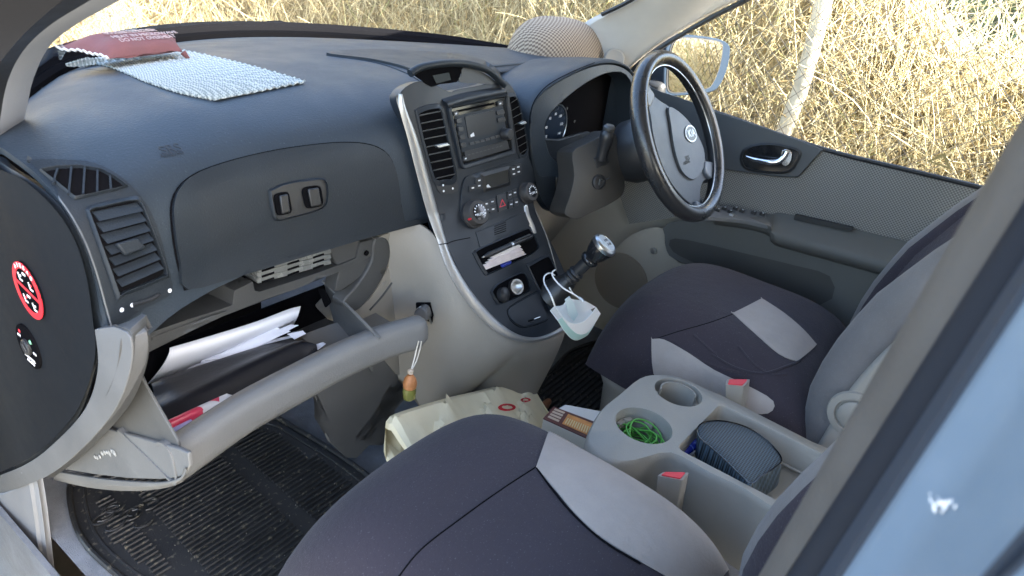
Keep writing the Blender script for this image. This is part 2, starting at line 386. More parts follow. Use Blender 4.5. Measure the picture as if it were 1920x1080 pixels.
# ---- end panel on the door side, with the airbag switch and the warning sticker
XE = -.775
def eX(u, v, off=0): return aX(u, v, XE-off)
EP = [(-160, 250), (0, 318), (40, 335), (95, 383), (135, 440), (160, 510), (174, 600), (178, 670), (150, 760), (95, 828), (30, 872), (-60, 905), (-200, 930)]
ep = patch(EP, eX, .010, .012, n=4, step=40).build('end_panel', ENDP, dashboard, bevel=.006, seg=3)
EB = [(-160, 225), (0, 292), (30, 315), (112, 372), (154, 440), (178, 505), (200, 590), (207, 612), (180, 700), (150, 790), (95, 850), (30, 890)]
m = MB(); A = resample(cr([(a, b, 0) for a, b in EB], 5), 60)
B = resample(cr([(-160, 250, 0), (0, 318, 0), (40, 335, 0), (95, 383, 0), (135, 440, 0), (160, 510, 0), (174, 600, 0), (178, 670, 0), (150, 760, 0), (95, 828, 0), (30, 872, 0)], 5), 60)
m.grid([[aX(p.x, p.y, XE+.008) for p in A], [aX(p.x, p.y, XE-.002) for p in [a.lerp(b, .45) for a, b in zip(A, B)]], [aX(p.x, p.y, XE-.004) for p in B]], .006)
m.build('end_panel_rim', DASH2, dashboard, ang=70)
# sticker: red ring with a slash, the word AIRBAG and four small seated figures
E0 = eX(53, 545, .0122); RS = .0405
def onE(a, b, o=0): return E0+V((-o, -a, b))
st = MB().prism([onE(RS*math.cos(2*math.pi*i/40), RS*math.sin(2*math.pi*i/40), .0005) for i in range(40)], V((.002, 0, 0))).build('airbag_sticker', DARK, dashboard)
cir = lambda r, o: [onE(r*math.cos(2*math.pi*i/48), r*math.sin(2*math.pi*i/48), o) for i in range(48)]
MB().ring(cir(RS, .0012), cir(RS*.77, .0012), V((.0008, 0, 0))).build('sticker_ring', RED, st)
sl = [(-.80, .12), (-.80, -.02), (.80, -.12), (.80, .02)]
MB().prism([onE(a*RS*.97, b*RS, .0010) for a, b in ((-.80, .16), (-.80, .04), (.80, -.18), (.80, -.06))], V((.0006, 0, 0))).build('sticker_slash', RED, st)
dy = V((0, -1, 0)); dz = V((0, 0, 1))
for i, ch in enumerate('AIRBAG'):
    t = R(128-15.5*i); d = dy*math.cos(t)+dz*math.sin(t)
    text(ch, onE(.885*RS*math.cos(t), .885*RS*math.sin(t), .0014), dy*math.sin(t)-dz*math.cos(t), d, .0088, WHITE, st, 'sticker_lettering')
text('ON', onE(0, .60*RS, .0012), dy, dz, .006, WHITE, st, 'sticker_lettering'); text('OFF', onE(0, -.22*RS, .0012), dy, dz, .006, WHITE, st, 'sticker_lettering')
for (a, b, rear) in ((-.36, .36, 0), (.34, .26, 1), (-.30, -.42, 1), (.30, -.52, 0)):
    c = onE(a*RS, b*RS, .0012); sX = V((.0005, 0, 0)); s = .0062; m = MB()
    m.prism([c+dy*a*s+dz*b*s for a, b in ((-1, .9), (-.6, 1), (-.15, -.3), (.9, -.35), (.9, -.75), (-.45, -.75))], sX)
    m.build('sticker_figure', WHITE, st)
    MB().prism(ell(c+dy*.3*s+dz*.5*s, dy*.32*s, dz*.32*s, 12), sX).build('sticker_figure', RED if rear else WHITE, st)
# key-operated airbag switch
E0 = eX(53, 650, .0122); RS = .0345
sw = MB().prism(cir(RS, .0008), V((.003, 0, 0))).build('airbag_switch', DARK, dashboard)
c = E0+V((-.0008, 0, 0)); MB().lathe([(.0125, 0), (.0125, .003), (.011, .0045), (.006, .0035)], c, (-1, 0, 0), 28).build('switch_barrel', BLACK, sw)
MB().box(c+V((-.0045, 0, 0)), (.0012, .014, .002), Matrix.Rotation(.6, 3, 'X')).build('switch_slot', GREYD, sw)
for s_, a, b, z in (('OFF', -.62, .30, .006), ('ON', .64, -.05, .006), ('PASSENGER', 0, -.56, .0062), ('AIR BAG', 0, -.76, .0062)):
    text(s_, onE(a*RS, b*RS, .0012), dy, dz, z, WHITE, sw, 'switch_lettering')
MB().lathe([(.0035, 0), (.003, .0008)], onE(.42*RS, .42*RS, .0008), (-1, 0, 0), 12).build('switch_mark', mat('green_print', (.2, .5, .3), .5), sw)
MB().lathe([(.003, 0), (.0025, .0008)], onE(-.5*RS, .55*RS, .0008), (-1, 0, 0), 12).build('switch_mark', RED, sw)
# grey trim arc below the end panel (two tones)
def arc(outer, inner, xo, xi, name, mt):
    A = resample(cr([(a, b, 0) for a, b in outer], 6), 40); B = resample(cr([(a, b, 0) for a, b in inner], 6), 40)
    return MB().grid([[aX(p.x, p.y, xo) for p in A], [aX(p.x, p.y, xo) for p in [a.lerp(b, .12) for a, b in zip(A, B)]], [aX(p.x, p.y, xo+(xi-xo)*.5) for p in [a.lerp(b, .6) for a, b in zip(A, B)]], [aX(p.x, p.y, xi) for p in B]], .02).build(name, mt, dashboard, ang=50, bevel=.002)
arc([(177, 618), (183, 690), (160, 765), (100, 832), (40, 875), (-60, 912)], [(212, 612), (243, 630), (245, 690), (215, 770), (150, 845), (85, 895), (0, 926), (-60, 945)], -.787, -.782, 'lower_trim', GREY)
arc([(212, 612), (243, 630), (245, 690), (215, 770), (150, 845), (85, 895)], [(250, 600), (272, 588), (277, 640), (262, 710), (215, 790), (160, 850), (100, 895)], -.780, -.755, 'lower_trim_inner', GREYD)
# ---- shelf between the lid and the open drawer
SHx = [-.76+.62*i/30 for i in range(31)]
SB = MB().grid([[V((x, yface(x)+.085, z)) for x in SHx] for z in (.70, .62, .54, .46, .36)]); SS = SB.surf()
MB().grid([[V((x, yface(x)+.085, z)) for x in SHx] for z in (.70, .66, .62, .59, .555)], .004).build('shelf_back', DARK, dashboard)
FS = MB().grid([[V((x, yface(x)+.03, z)) for x in SHx] for z in (.70, .62, .56, .50, .44)]).surf()
sh = patch([(276, 662), (277, 636), (282, 624), (350, 600), (420, 578), (436, 572), (440, 545), (474, 528), (478, 545), (488, 547), (560, 524), (640, 496), (668, 484), (676, 455), (700, 448), (700, 478), (640, 508), (560, 540), (420, 592), (340, 630)], FS, 0, .055, n=0, step=12).build('storage_shelf', GREYD, dashboard, bevel=.003)
for p_ in ([(284, 632), (350, 607), (424, 582), (424, 586), (350, 612), (284, 638)],):
    patch(p_, FS, .0015, .003, n=0, step=12).build('shelf_rib', GREYD, sh)
# bracket and curved bin guide at the right of the shelf
patch([(622, 470), (676, 452), (696, 470), (690, 505), (660, 535), (632, 548), (640, 505)], FS, -.004, .03, n=2, step=12).build('bin_guide', GREYD, dashboard, bevel=.003)
patch([(700, 448), (722, 446), (730, 470), (722, 505), (700, 545), (672, 578), (655, 582), (640, 566), (670, 530), (694, 490)], FS, .004, .03, n=3, step=12).build('bin_guide', GREYD, dashboard, bevel=.004)
c = FS(686, 474, 0.002); MB().lathe([(.005, -.004), (.005, .001)], c, FS.n(686, 474), 18).build('bolt_hole', DARK, dashboard)
# near-black sheet for the shade behind the drawer and lower dash beam
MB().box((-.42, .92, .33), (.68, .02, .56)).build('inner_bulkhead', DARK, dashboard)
# ------------------------------------------------------------------ centre console: radio, climate panel, storage slot, shifter surround
cons = thing('centre_console', 'dark blue-black centre console with radio, heater knobs and silver side trim', 'centre console', (0, .2, .4))
pz = [.20, .37, .40, .455, .545, .615, .66, .738, .841, .90, 1.0]; py = [-.02, .06, .08, .115, .165, .205, .225, .244, .268, .285, .31]
def prof(z, d=0): return interp(z, pz, py)+d
zz = [.30, .34, .37, .385, .40, .425, .455, .50, .545, .58, .615, .66, .70, .738, .79, .841, .87, .90, .94]
def xcrown(x): return .018*max(0, abs((x-.01)/.2))**2.5
CSx = [-.30+.60*i/40 for i in range(41)]
CS = MB().grid([[V((x, prof(z)+xcrown(x)*.6, z)) for x in CSx] for z in zz]).surf()
n_c = CS.n(900, 300)
# fascia plate (upper)
FU = [(748, 178), (768, 158), (800, 152), (840, 172), (856, 168), (900, 160), (930, 150), (948, 152), (966, 176), (980, 230), (990, 290), (997, 340), (1000, 385), (1015, 425), (1040, 470), (1062, 525), (1072, 580), (1066, 607), (1040, 624), (1005, 636), (972, 632), (938, 612), (905, 575), (872, 530), (845, 480), (832, 455), (815, 400), (792, 315), (770, 240), (754, 205)]
fa = patch(FU, CS, .002, .03, n=3, step=16).build('fascia', FASC, cons, bevel=.004, seg=3)
# silver trim sweeping down the near side, a silver strip as the far side's pale highlight
def strip(L, Rr, surf, off, th, name, mt, par):
    A = resample(cr([(a, b, 0) for a, b in L], 6), 50); B = resample(cr([(a, b, 0) for a, b in Rr], 6), 50)
    return MB().grid([[surf(p.x, p.y, off*.2) for p in A], [surf(*a.lerp(b, .35).xy, off) for a, b in zip(A, B)], [surf(*a.lerp(b, .75).xy, off) for a, b in zip(A, B)], [surf(p.x, p.y, off*.4) for p in B]], th).build(name, mt, par, ang=60)
strip([(746, 176), (748, 205), (764, 262), (784, 340), (802, 405), (822, 458)], [(752, 178), (760, 205), (782, 262), (804, 340), (822, 405), (836, 456)], CS, .007, .012, 'side_trim', SILV, cons)
strip([(822, 460), (838, 505), (868, 558), (905, 602), (940, 628), (975, 641), (1010, 641), (1045, 628), (1068, 610)], [(836, 458), (854, 500), (884, 548), (920, 590), (950, 616), (978, 630), (1008, 632), (1040, 620), (1062, 604)], CS, .006, .012, 'lower_side_trim', SILV, cons)
strip([(980, 385), (984, 405), (992, 425), (996, 438)], [(985, 385), (990, 405), (999, 425), (1003, 438)], CS, .008, .008, 'far_side_highlight', SILV, cons)
linepx([(826, 462), (850, 452), (880, 446)], CS, .0008, .0025).build('fascia_joint', DARK, cons)
# hooded clock display above the radio
HD = [(768, 138), (790, 128), (830, 122), (870, 124), (905, 135), (934, 158), (930, 166), (900, 160), (860, 156), (820, 162), (806, 168)]
patch([(770, 136), (792, 129), (830, 125), (866, 125), (860, 140), (854, 154), (822, 158), (808, 163), (790, 152)], CS, .0042, .002, n=2).build('display_hollow', DARK, cons)  # flat patch coloured as the shade under the hood
patch([(866, 126), (900, 135), (928, 156), (900, 157), (858, 154), (862, 140)], CS, .0045, .002, n=2).build('hood_inner_side', GREYD, cons)
m = linepx([(762, 138), (785, 126), (830, 119), (872, 121), (908, 133), (938, 160)], CS, .007, .010, k=10); m.build('display_hood', DASH2, cons)
patch([(808, 142), (838, 136), (842, 150), (815, 157)], CS, .0052, .002, n=0).build('clock_display', mat('display_glass', (.02, .025, .025), .5, spec=.2), cons)
# bolster above the radio
strip([(826, 186), (860, 176), (900, 168), (938, 162)], [(838, 206), (870, 196), (905, 188), (946, 180)], CS, .010, .012, 'radio_brow', FASC, cons)
# ---- radio
def CP(u, v, o=0): return CS(u, v, o)
rq = [(841, 203), (944, 181), (957, 281), (864, 309)]
rad = thing('car_radio', 'black double-height car radio with screen and round volume knob', 'car radio', CS(900, 245))
n_c = CS.n(900, 245)
RP0 = sum([CS(*q) for q in rq], V())/4; RN = (CS(*rq[1])-CS(*rq[3])).cross(CS(*rq[0])-CS(*rq[2])); RN = RN.normalized(); RN = RN if RN.y < 0 else -RN
def RF(u, v, o=0): return aP(u, v, RP0, RN)+RN*o
m = MB().prism(rrect(*[RF(*q, .005) for q in rq], r=.05), -RN*.014); m.build('radio_body', GLOSS, rad, bevel=.0015)
rfr = pxpoly([(835, 200), (948, 176), (963, 288), (862, 318)], RF); rin = [RF(*q) for q in rq]
a = rrect(*[p+RN*.009 for p in rfr], r=.08, n=5); b = rrect(*[p+RN*.008 for p in rin], r=.05, n=5)
MB().ring(a, b, -RN*.012).build('radio_surround', FASC, cons, bevel=.002)
fp = [(848, 218), (938, 198), (947, 262), (862, 286)]
MB().prism(rrect(*[RF(*q, .0065) for q in fp], r=.06), -RN*.002).build('radio_front_plate', mat('radio_plate', (.022, .028, .036), .5, spec=.25), rad)
MB().prism([RF(*q, .0064) for q in [(852, 207), (922, 192), (923, 196), (853, 211)]], -RN*.002).build('disc_slot', DARK, rad)
sc_q = [(866, 219), (922, 206), (928, 247), (873, 260)]
MB().prism(rrect(*[RF(*q, .0078) for q in sc_q], r=.06), -RN*.002).build('radio_screen', mat('screen_glass', (.012, .016, .024), .3, spec=.35), rad)
MB().prism([RF(*q, .0082) for q in [(876, 253), (882, 248), (884, 255), (877, 257)]], -RN*.0004).build('screen_tab', WHITE, rad)
for q in [((854, 227)), ((857, 242)), ((860, 257)), ((862, 272))]:
    MB().prism(rrect(*[RF(q[0]+a, q[1]+b, .0095) for a, b in ((-5, -4), (4, -6), (6, 3), (-3, 5))], r=.3), -RN*.004).build('radio_button', BLACK, rad, bevel=.0006)
for q in [(932, 211), (934, 225)]:
    MB().prism(rrect(*[RF(q[0]+a, q[1]+b, .0095) for a, b in ((-8, -3), (6, -6), (8, 2), (-6, 5))], r=.3), -RN*.004).build('radio_button', BLACK, rad, bevel=.0006)
for i in range(6):
    u, v = 879+i*9.6, 269-i*2.6
    MB().prism(rrect(*[RF(u+a, v+b, .0088) for a, b in ((-4, -1.5), (4, -3.5), (4.5, 1), (-3.5, 3))], r=.25), -RN*.003).build('radio_button', GREYD, rad)
MB().prism(rrect(*[RF(*q, .0072) for q in [(866, 284), (946, 263), (950, 279), (869, 302)]], r=.1), -RN*.002).build('cassette_strip', BLACK, rad)
for i in range(9):
    u, v = 874+i*7.5, 290-i*2.05
    MB().prism([RF(u+a, v+b, .0076) for a, b in ((-2.5, -.3), (2.5, -1.6), (2.6, .4), (-2.4, 1.7))], -RN*.0004).build('radio_mark', GREYD, rad)
for q in [(848, 213), (931, 194), (866, 297)]:
    MB().prism(rrect(*[RF(q[0]+a, q[1]+b, .0090) for a, b in ((-4, -3), (5, -5), (6, 3), (-3, 5))], r=.3), -RN*.003).build('radio_button', BLACK, rad)
    MB().prism([RF(q[0]+a, q[1]+b, .0096) for a, b in ((-1, -1), (2, -1.8), (2, 1), (-1, 1.8))], -RN*.0004).build('radio_mark', WHITE, rad)
kc = RF(940, 251, .006)
MB().lathe([(.0125, 0), (.0125, .004), (.0115, .005), (.0110, .016), (.0095, .018), (.0001, .0182)], kc, RN, 28).build('volume_knob', BLACK, rad)
# ---- side vents of the stack
def stackvent(q, ns, tabpx, nm):
    c_ = (sum(a for a, b in q)/len(q), sum(b for a, b in q)/len(q))
    f_ = lambda k: [(x+(x-c_[0])*k, y+(y-c_[1])*k) for x, y in q]
    o = framepx(f_(.14), f_(-.01), CS, .006, .007, n=2, N=50).build('stack_vent', FASC, cons, bevel=.0008)
    patch(f_(0), CS, .0028, .003, n=2).build('vent_duct', DARK, o)  # no depth here, the dark colour stands for shade behind the slats
    ys = sorted(set([b for a, b in q])); y0, y1 = min(ys), max(ys)
    def xat(y, left):
        xs_ = []
        P = list(q)+[q[0]]
        for (a, b), (c2, d) in zip(P, P[1:]):
            if (b-y)*(d-y) <= 0 and b != d: xs_.append(a+(c2-a)*(y-b)/(d-b))
        return (min(xs_) if left else max(xs_)) if xs_ else None
    for i in range(ns):
        t = (i+.7)/(ns+.2); y = y0+(y1-y0)*t
        xl = xat(y+4, True); xr = xat(y-4, False)
        if xl is None or xr is None: continue
        A, B = CS(xl+1, y+3.5, .0045), CS(xr-1, y-4.5, .0045); n_ = CS.n(*c_)
        uu = V((0, 0, 1)); MB().prism([A+uu*.0016+n_*.002, B+uu*.0016+n_*.002, B-uu*.0012-n_*.003, A-uu*.0012-n_*.003], -uu*.0012).build('vent_slat', SLAT, o)
    n_ = CS.n(*c_); a = [CS(u, v, .013) for u, v in tabpx]; MB().prism(a, -n_*.009).build('vent_tab', SATIN, o, bevel=.001)
stackvent([(781, 214), (795, 207), (820, 203), (826, 215), (838, 270), (851, 330), (830, 337), (815, 338), (806, 315), (790, 255)], 9, [(808, 272), (830, 268), (836, 272), (814, 277)], 'n')
stackvent([(951, 183), (958, 181), (966, 185), (975, 215), (984, 260), (985, 285), (972, 291), (965, 262), (957, 220)], 8, [(966, 231), (976, 227), (979, 231), (968, 235)], 'f')
patch([(816, 345), (850, 336), (856, 358), (832, 364), (822, 360)], CS, .0035, .003, n=2).build('vent_closer', BLACK, cons)
for q in ((828, 347), (829, 358), (846, 353), (975, 301), (976, 312), (984, 309)):
    MB().lathe([(.0022, 0), (.002, .0006)], CS(*q, .0042), CS.n(*q), 10).build('dial_mark', WHITE, cons)
# ---- climate panel
cl = patch([(866, 340), (880, 328), (930, 312), (975, 296), (990, 300), (998, 335), (997, 368), (985, 385), (940, 402), (900, 420), (878, 424), (864, 410), (860, 385)], CS, .005, .006, n=2, step=12).build('climate_panel', FASC, cons, bevel=.002)
framepx([(897, 325), (953, 310), (955, 347), (903, 361)], [(903, 330), (948, 317), (950, 342), (907, 354)], CS, .0085, .005, n=1, N=40).build('display_frame', BLACK, cl)
patch([(903, 330), (948, 317), (950, 342), (907, 354)], CS, .0058, .002, n=0).build('climate_display', mat('lcd', (.045, .045, .042), .18), cl)
patch([(905, 351), (911, 345), (916, 351)], CS, .0062, .001, n=0).build('display_mark', WHITE, cl)
def key(u, v, w_, h_, mk=True, mt=None):
    o = patch([(u-w_, v-h_+w_*.28), (u+w_, v-h_-w_*.28), (u+w_, v+h_-w_*.28), (u-w_, v+h_+w_*.28)], CS, .0078, .004, n=0, step=30).build('climate_button', mt or BLACK, cl, bevel=.0006)
    if mk: patch([(u-2.2, v-.8), (u+2, v-1.8), (u+2, v+.6), (u-2, v+1.4)], CS, .0084, .0005, n=0, step=30).build('button_mark', WHITE, cl)
for q in ((881, 352), (893, 338), (893, 348), (957, 317), (966, 313), (958, 326), (967, 322)): key(*q, 6, 5.5)
for q in ((907, 383), (918, 379), (908, 394), (919, 393)): key(*q, 5.5, 5.5)
for q in ((951, 366), (960, 362), (953, 384), (963, 380)): key(*q, 4.2, 7)
o = patch([(926, 367), (943, 361), (946, 391), (930, 398)], CS, .0078, .004, n=0, step=30).build('hazard_button', BLACK, cl, bevel=.0006)
a = [CS(*q, .0084) for q in ((931, 390), (936, 374), (943, 386))]; b = inset(a, .0035)
MB().ring(a, b, V((0, .0005, 0))).build('hazard_triangle', REDP, o)
for (u, v, r_) in ((884, 401, .0265), (982, 363, .022)):
    c = CS(u, v, .004); n_ = CS.n(u, v); n_ = (n_+V((-.12, 0, .12))).normalized()
    o = MB().lathe([(r_*1.13, 0), (r_*1.1, .005), (r_*1.02, .006), (r_, .007), (r_*.95, .018), (r_*.88, .0205), (r_*.62, .021)], c, n_, 40).build('heater_knob', mat('knob_soft_black', (.03, .028, .027), .5, var=.15), cons, ang=30)
    MB().lathe([(r_*.62, .0195), (r_*.60, .0225), (r_*.3, .023), (.0001, .023)], c, n_, 32).build('knob_cap', GLOSS, o)
    rx = n_.cross(V((0, 0, 1))).normalized()*-1; ry = n_.cross(rx); ry = ry if ry.z > 0 else -ry
    m = MB(); cc = c+n_*.0232
    for k in range(9):
        th = R(-20+27*k); d = rx*math.cos(th)+ry*math.sin(th); e = rx*-math.sin(th)+ry*math.cos(th)
        m.prism([cc+d*r_*.44-e*.0012, cc+d*r_*.57-e*.0012, cc+d*r_*.57+e*.0012, cc+d*r_*.44+e*.0012], n_*.0004)
    m.build('knob_scale', WHITE, o)
    text('AUTO' if r_ > .024 else 'OFF', cc-ry*r_*.18, rx, ry, .0075, WHITE, o, 'knob_lettering')
    if r_ > .024:
        th = R(200); MB().box(c+(rx*math.cos(th)+ry*math.sin(th))*r_*.985+n_*.018, (.012, .003, .003)).build('knob_pointer', REDP, o)
# ---- panel with grille under the knobs, slot, socket, lid, shifter well
patch([(890, 436), (985, 396), (992, 420), (985, 428), (910, 462), (898, 464)], CS, .0035, .004, n=0, step=12).build('blank_panel', FASC, cons, bevel=.001)
m = MB()
for i in range(5): linepx([(925, 425+i*4), (946, 417+i*4)], CS, .0008, .004, mb=m)
m.build('sensor_grille', DARK, cons)
def well(q, name, off=.0030):  # flat dark patch with a lip, the hollow's shade is colour
    o = patch(q, CS, off, .002, n=2, step=12).build(name, DARK, cons); c_ = (sum(a for a, b in q)/len(q), sum(b for a, b in q)/len(q))
    framepx([(x+(x-c_[0])*.06, y+(y-c_[1])*.08) for x, y in q], [(x-(x-c_[0])*.02, y-(y-c_[1])*.02) for x, y in q], CS, .0055, .004, n=2, N=60).build(name+'_lip', FASC, o)
SL = [(888, 474), (900, 466), (980, 432), (992, 432), (1005, 455), (1006, 466), (990, 478), (922, 510), (908, 510)]
well(SL, 'storage_slot')
well([(920, 548), (930, 534), (970, 514), (982, 515), (990, 535), (986, 548), (940, 568), (930, 566)], 'socket_recess')
c = CS(961, 539, .004); n_ = CS.n(961, 539)
m = MB().lathe([(.0165, 0), (.0165, .012), (.0125, .012), (.0125, .002)], c, (n_+V((-.3, -.2, .2))).normalized(), 28); m.build('lighter_socket', SATIN, cons)
c = CS(938, 553, .004); MB().lathe([(.015, 0), (.015, .010), (.011, .013), (.0001, .0135)], c, n_, 24).build('lighter_plug', BLACK, cons)
LD = [(949, 582), (960, 571), (1000, 549), (1008, 551), (1024, 590), (1022, 602), (990, 613), (972, 613), (955, 600)]
framepx([(x+(x-988)*.03, y+(y-584)*.04) for x, y in LD], LD, CS, .0028, .002, n=2, N=60).build('lid_gap', DARK, cons)
lo_ = patch([(x-(x-988)*.03, y-(y-584)*.04) for x, y in LD], CS, .0055, .005, n=2, step=12).build('ashtray_lid', FASC, cons, bevel=.0015, seg=3)
linepx([(987, 603), (1008, 596)], CS, .0016, .0055).build('lid_notch', DARK, lo_)
linepx([(997, 599), (1008, 595)], CS, .0012, .0068).build('lid_mark', SATIN, lo_)
GW = [(988, 500), (1002, 492), (1022, 482), (1032, 490), (1062, 560), (1068, 585), (1048, 590), (1036, 586), (1010, 545)]
well(GW, 'shifter_well')
# ---- knee panel: pale shell under the fascia, wrapping round to the foot wells
def trimpt(t): return cr([(-.30, .297, .617), (-.275, .291, .630), (-.25, .285, .640), (-.225, .276, .648), (-.192, .246, .640), (-.172, .218, .620), (-.158, .186, .575), (-.138, .143, .505), (-.10, .110, .447), (-.055, .085, .408), (-.012, .073, .388), (.05, .068, .378), (.10, .064, .376), (.145, .068, .385), (.165, .11, .45), (.168, .16, .54), (.155, .21, .62)], 6)
T0 = trimpt(0); TN = len(T0)
def off(k):
    r_ = []
    for i, p in enumerate(T0):
        t = i/(TN-1)
        # outward direction turns from the passenger side (-x, with some forward) through rear-down to the driver side
        ang = R(188 + 164*min(max((t-.38)/.45, 0), 1) + 82*max(0, 1-t/.26)**.8); d = V((math.cos(ang), .30*math.sin(ang)-.0, 0))
        r_.append((p, t, d))
    return r_
rows = []
for (a, dn, fw) in ((-.004, .002, .012), (.006, -.012, .010), (.013, -.030, .012), (.016, -.055, .022), (.012, -.095, .045), (.004, -.15, .085), (-.01, -.21, .13), (-.02, -.30, .19)):
    row = []
    for p, t, d in off(0):
        side = abs(math.cos(math.atan2(d.y/.30, d.x)))
        row.append(p + d*a + V((0, fw*(1-.75*side)+ .02*side*min(1, -dn*4 if dn < 0 else 0), dn*(1.0+.35*side))))
    rows.append(row)
kb = MB().grid(rows, .004).build('lower_shell', BEIGE, cons, ang=80, sub=1)
# pale panel right of the drawer between lid and trim
SHS = Surf([tuple(p) for r_ in rows for p in r_], [(i*TN+j, i*TN+j+1, (i+1)*TN+j+1, (i+1)*TN+j) for i in range(len(rows)-1) for j in range(TN-1)])
KP = MB().grid([[V((x, yface(x)+.03+.05*(.64-z), z)) for x in [-.40+.28*i/14 for i in range(15)]] for z in (.66, .60, .52, .44, .36, .26, .16, .05)]); KS = KP.surf()
kp = patch([(700, 447), (750, 431), (800, 425), (826, 452), (836, 480), (860, 530), (905, 590), (960, 660), (960, 720), (850, 740), (740, 700), (670, 600), (660, 580), (690, 560), (722, 505), (730, 470)], KS, .004, .02, n=2, step=16).build('knee_panel', BEIGE, cons, bevel=.004, seg=3)
linepx([(742, 435), (755, 470), (748, 500), (720, 545), (690, 580)], KS, .0022, .0045).build('panel_seam', GREYD, cons)
c = KS(718, 531, .0045); MB().lathe([(.0065, 0), (.006, .0012), (.004, .0016)], c, KS.n(718, 531), 20).build('screw_cover', BEIGE, cons)
patch([(560, 760), (640, 705), (740, 670), (800, 655), (830, 700), (900, 740), (990, 730), (1000, 800), (820, 900), (690, 880), (620, 830)], KS, .0, .01, n=2, step=24).build('footwell_side', mat('footwell_grey', (.10, .10, .098), .6, bump=.2, bscale=400), cons)  # its darker grey includes the shadow of the open drawer
# ------------------------------------------------------------------ instrument binnacle (part of the dashboard) and steering column
BX = [.02+.80*i/40 for i in range(41)]
BS = MB().grid([[V((x, .255+.16*(z-.78)+.25*(x-.4)**2, z)) for x in BX] for z in (.40, .50, .60, .70, .78, .86, .95, 1.05)]).surf()
BO = [(990, 240), (989, 215), (997, 190), (1020, 166), (1060, 142), (1105, 124), (1140, 120), (1166, 128), (1184, 146), (1192, 180), (1190, 260), (1150, 330), (1080, 345), (1040, 345), (1005, 330), (993, 280)]
BI = [(1016, 262), (1015, 235), (1026, 212), (1052, 186), (1085, 160), (1116, 143), (1140, 135), (1160, 138), (1174, 150), (1180, 185), (1178, 250), (1150, 300), (1100, 308), (1068, 308), (1040, 304), (1024, 288)]
bn = framepx(BO, BI, BS, .012, .05, n=3, N=80).build('instrument_binnacle', DASH, dashboard, bevel=.003, ang=60)
# hood over the binnacle: roofs back to the dash top
A = resample(cr([(989, 232, 0), (989, 212, 0), (997, 188, 0), (1020, 164, 0), (1060, 140, 0), (1105, 121, 0), (1140, 117, 0), (1168, 125, 0), (1186, 145, 0)], 6), 40)
rows = []
for k, (dy_, dz_) in enumerate(((0, 0), (.004, .004), (.02, .006), (.08, -.002), (.16, -.018), (.26, -.045))):
    rows.append([BS(p.x, p.y, .012)+V((0, dy_, dz_)) for p in A])
MB().grid(rows, .004).build('binnacle_hood', DASH, bn, ang=70)
linepx([(985, 240), (986, 212), (996, 184), (1020, 158), (1062, 135), (1106, 117)], BS, .0010, .013).build('hood_seam', DARK, bn)
IS = lambda u, v, o=0: aY(u, v, .345)-V((0, o, 0))
MB().prism(pxpoly([(x+(x-1098)*.15, y+(y-220)*.15) for x, y in BI], lambda u, v: IS(u, v)), V((0, .01, 0))).build('dial_plate', DARK, bn)
A = pxpoly(BI, lambda u, v: BS(u, v, .011), 3); B = pxpoly([(x+(x-1098)*.10, y+(y-220)*.10) for x, y in BI], lambda u, v: IS(u, v), 3)
MB().grid([A+[A[0]], [a.lerp(b, .5) for a, b in zip(A+[A[0]], B+[B[0]])], B+[B[0]]]).build('binnacle_tunnel', DARK, bn)
patch([(1018, 262), (1050, 262), (1090, 250), (1112, 252), (1080, 300), (1045, 302), (1026, 287)], lambda u, v, o: aY(u, v, .290)-V((0, o, 0)), 0, .01, n=2).build('binnacle_chin', DASH2, bn, bevel=.002)
gc = IS(1030, 238, .008); gm = mat('gauge_face', (.012, .022, .040), .3)
MB().lathe([(.060, 0), (.060, .004), (.0001, .0042)], gc, (0, -1, 0), 40).build('gauge', gm, bn)
MB().tube([gc+V((math.cos(t)*.060, -.006, math.sin(t)*.060)) for t in [2*math.pi*i/40 for i in range(40)]], .0016, 6, True).build('gauge_ring', SATIN, bn)
m = MB()
for k in range(13):
    t = R(220-20*k); d = V((math.cos(t), 0, math.sin(t))); m.tube([gc+V((0, -.005, 0))+d*.046, gc+V((0, -.005, 0))+d*.054], .0009, 4)
m.build('gauge_scale', SLAT, bn)
for k in range(7): text(str(20*(k+1)), gc+V((math.cos(R(210-40*k))*.036, -.0052, math.sin(R(210-40*k))*.036)), V((1, 0, 0)), V((0, 0, 1)), .010, WHITE, bn, 'gauge_number')
for q in ((1061, 203), (1075, 227)): MB().lathe([(.004, 0), (.003, .0006)], IS(*q, .004), (0, -1, 0), 12).build('warning_light', GREYD, bn)
# lower dash on the driver side, with the two switches
patch([(988, 262), (1000, 310), (1012, 330), (1078, 318), (1090, 330), (1075, 372), (1062, 398), (1030, 396), (1014, 380), (1002, 350), (994, 310)], BS, .008, .02, n=3, step=14).build('driver_lower_pad', DASH2, dashboard, bevel=.004, seg=3)
for q in ([(1036, 331), (1047, 327), (1046, 362), (1036, 366)], [(1049, 326), (1061, 326), (1059, 360), (1049, 362)]):
    patch(q, BS, .011, .004, n=0, step=30).build('dash_switch', GLOSS, dashboard, bevel=.001)
patch([(1053, 341), (1057, 340), (1056, 350), (1052, 351)], BS, .0116, .001, n=0, step=30).build('switch_mark', WHITE, dashboard)
LD_ = MB().grid([[V((x, .30+.0*x+.55*(.60-z), z)) for x in (.12, .30, .50, .76)] for z in (.66, .55, .45, .33, .22)])
LD_.build('driver_knee_panel', BEIGE, dashboard)
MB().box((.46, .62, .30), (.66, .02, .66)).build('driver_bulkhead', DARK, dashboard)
for x in (.30, .42, .56):
    pass
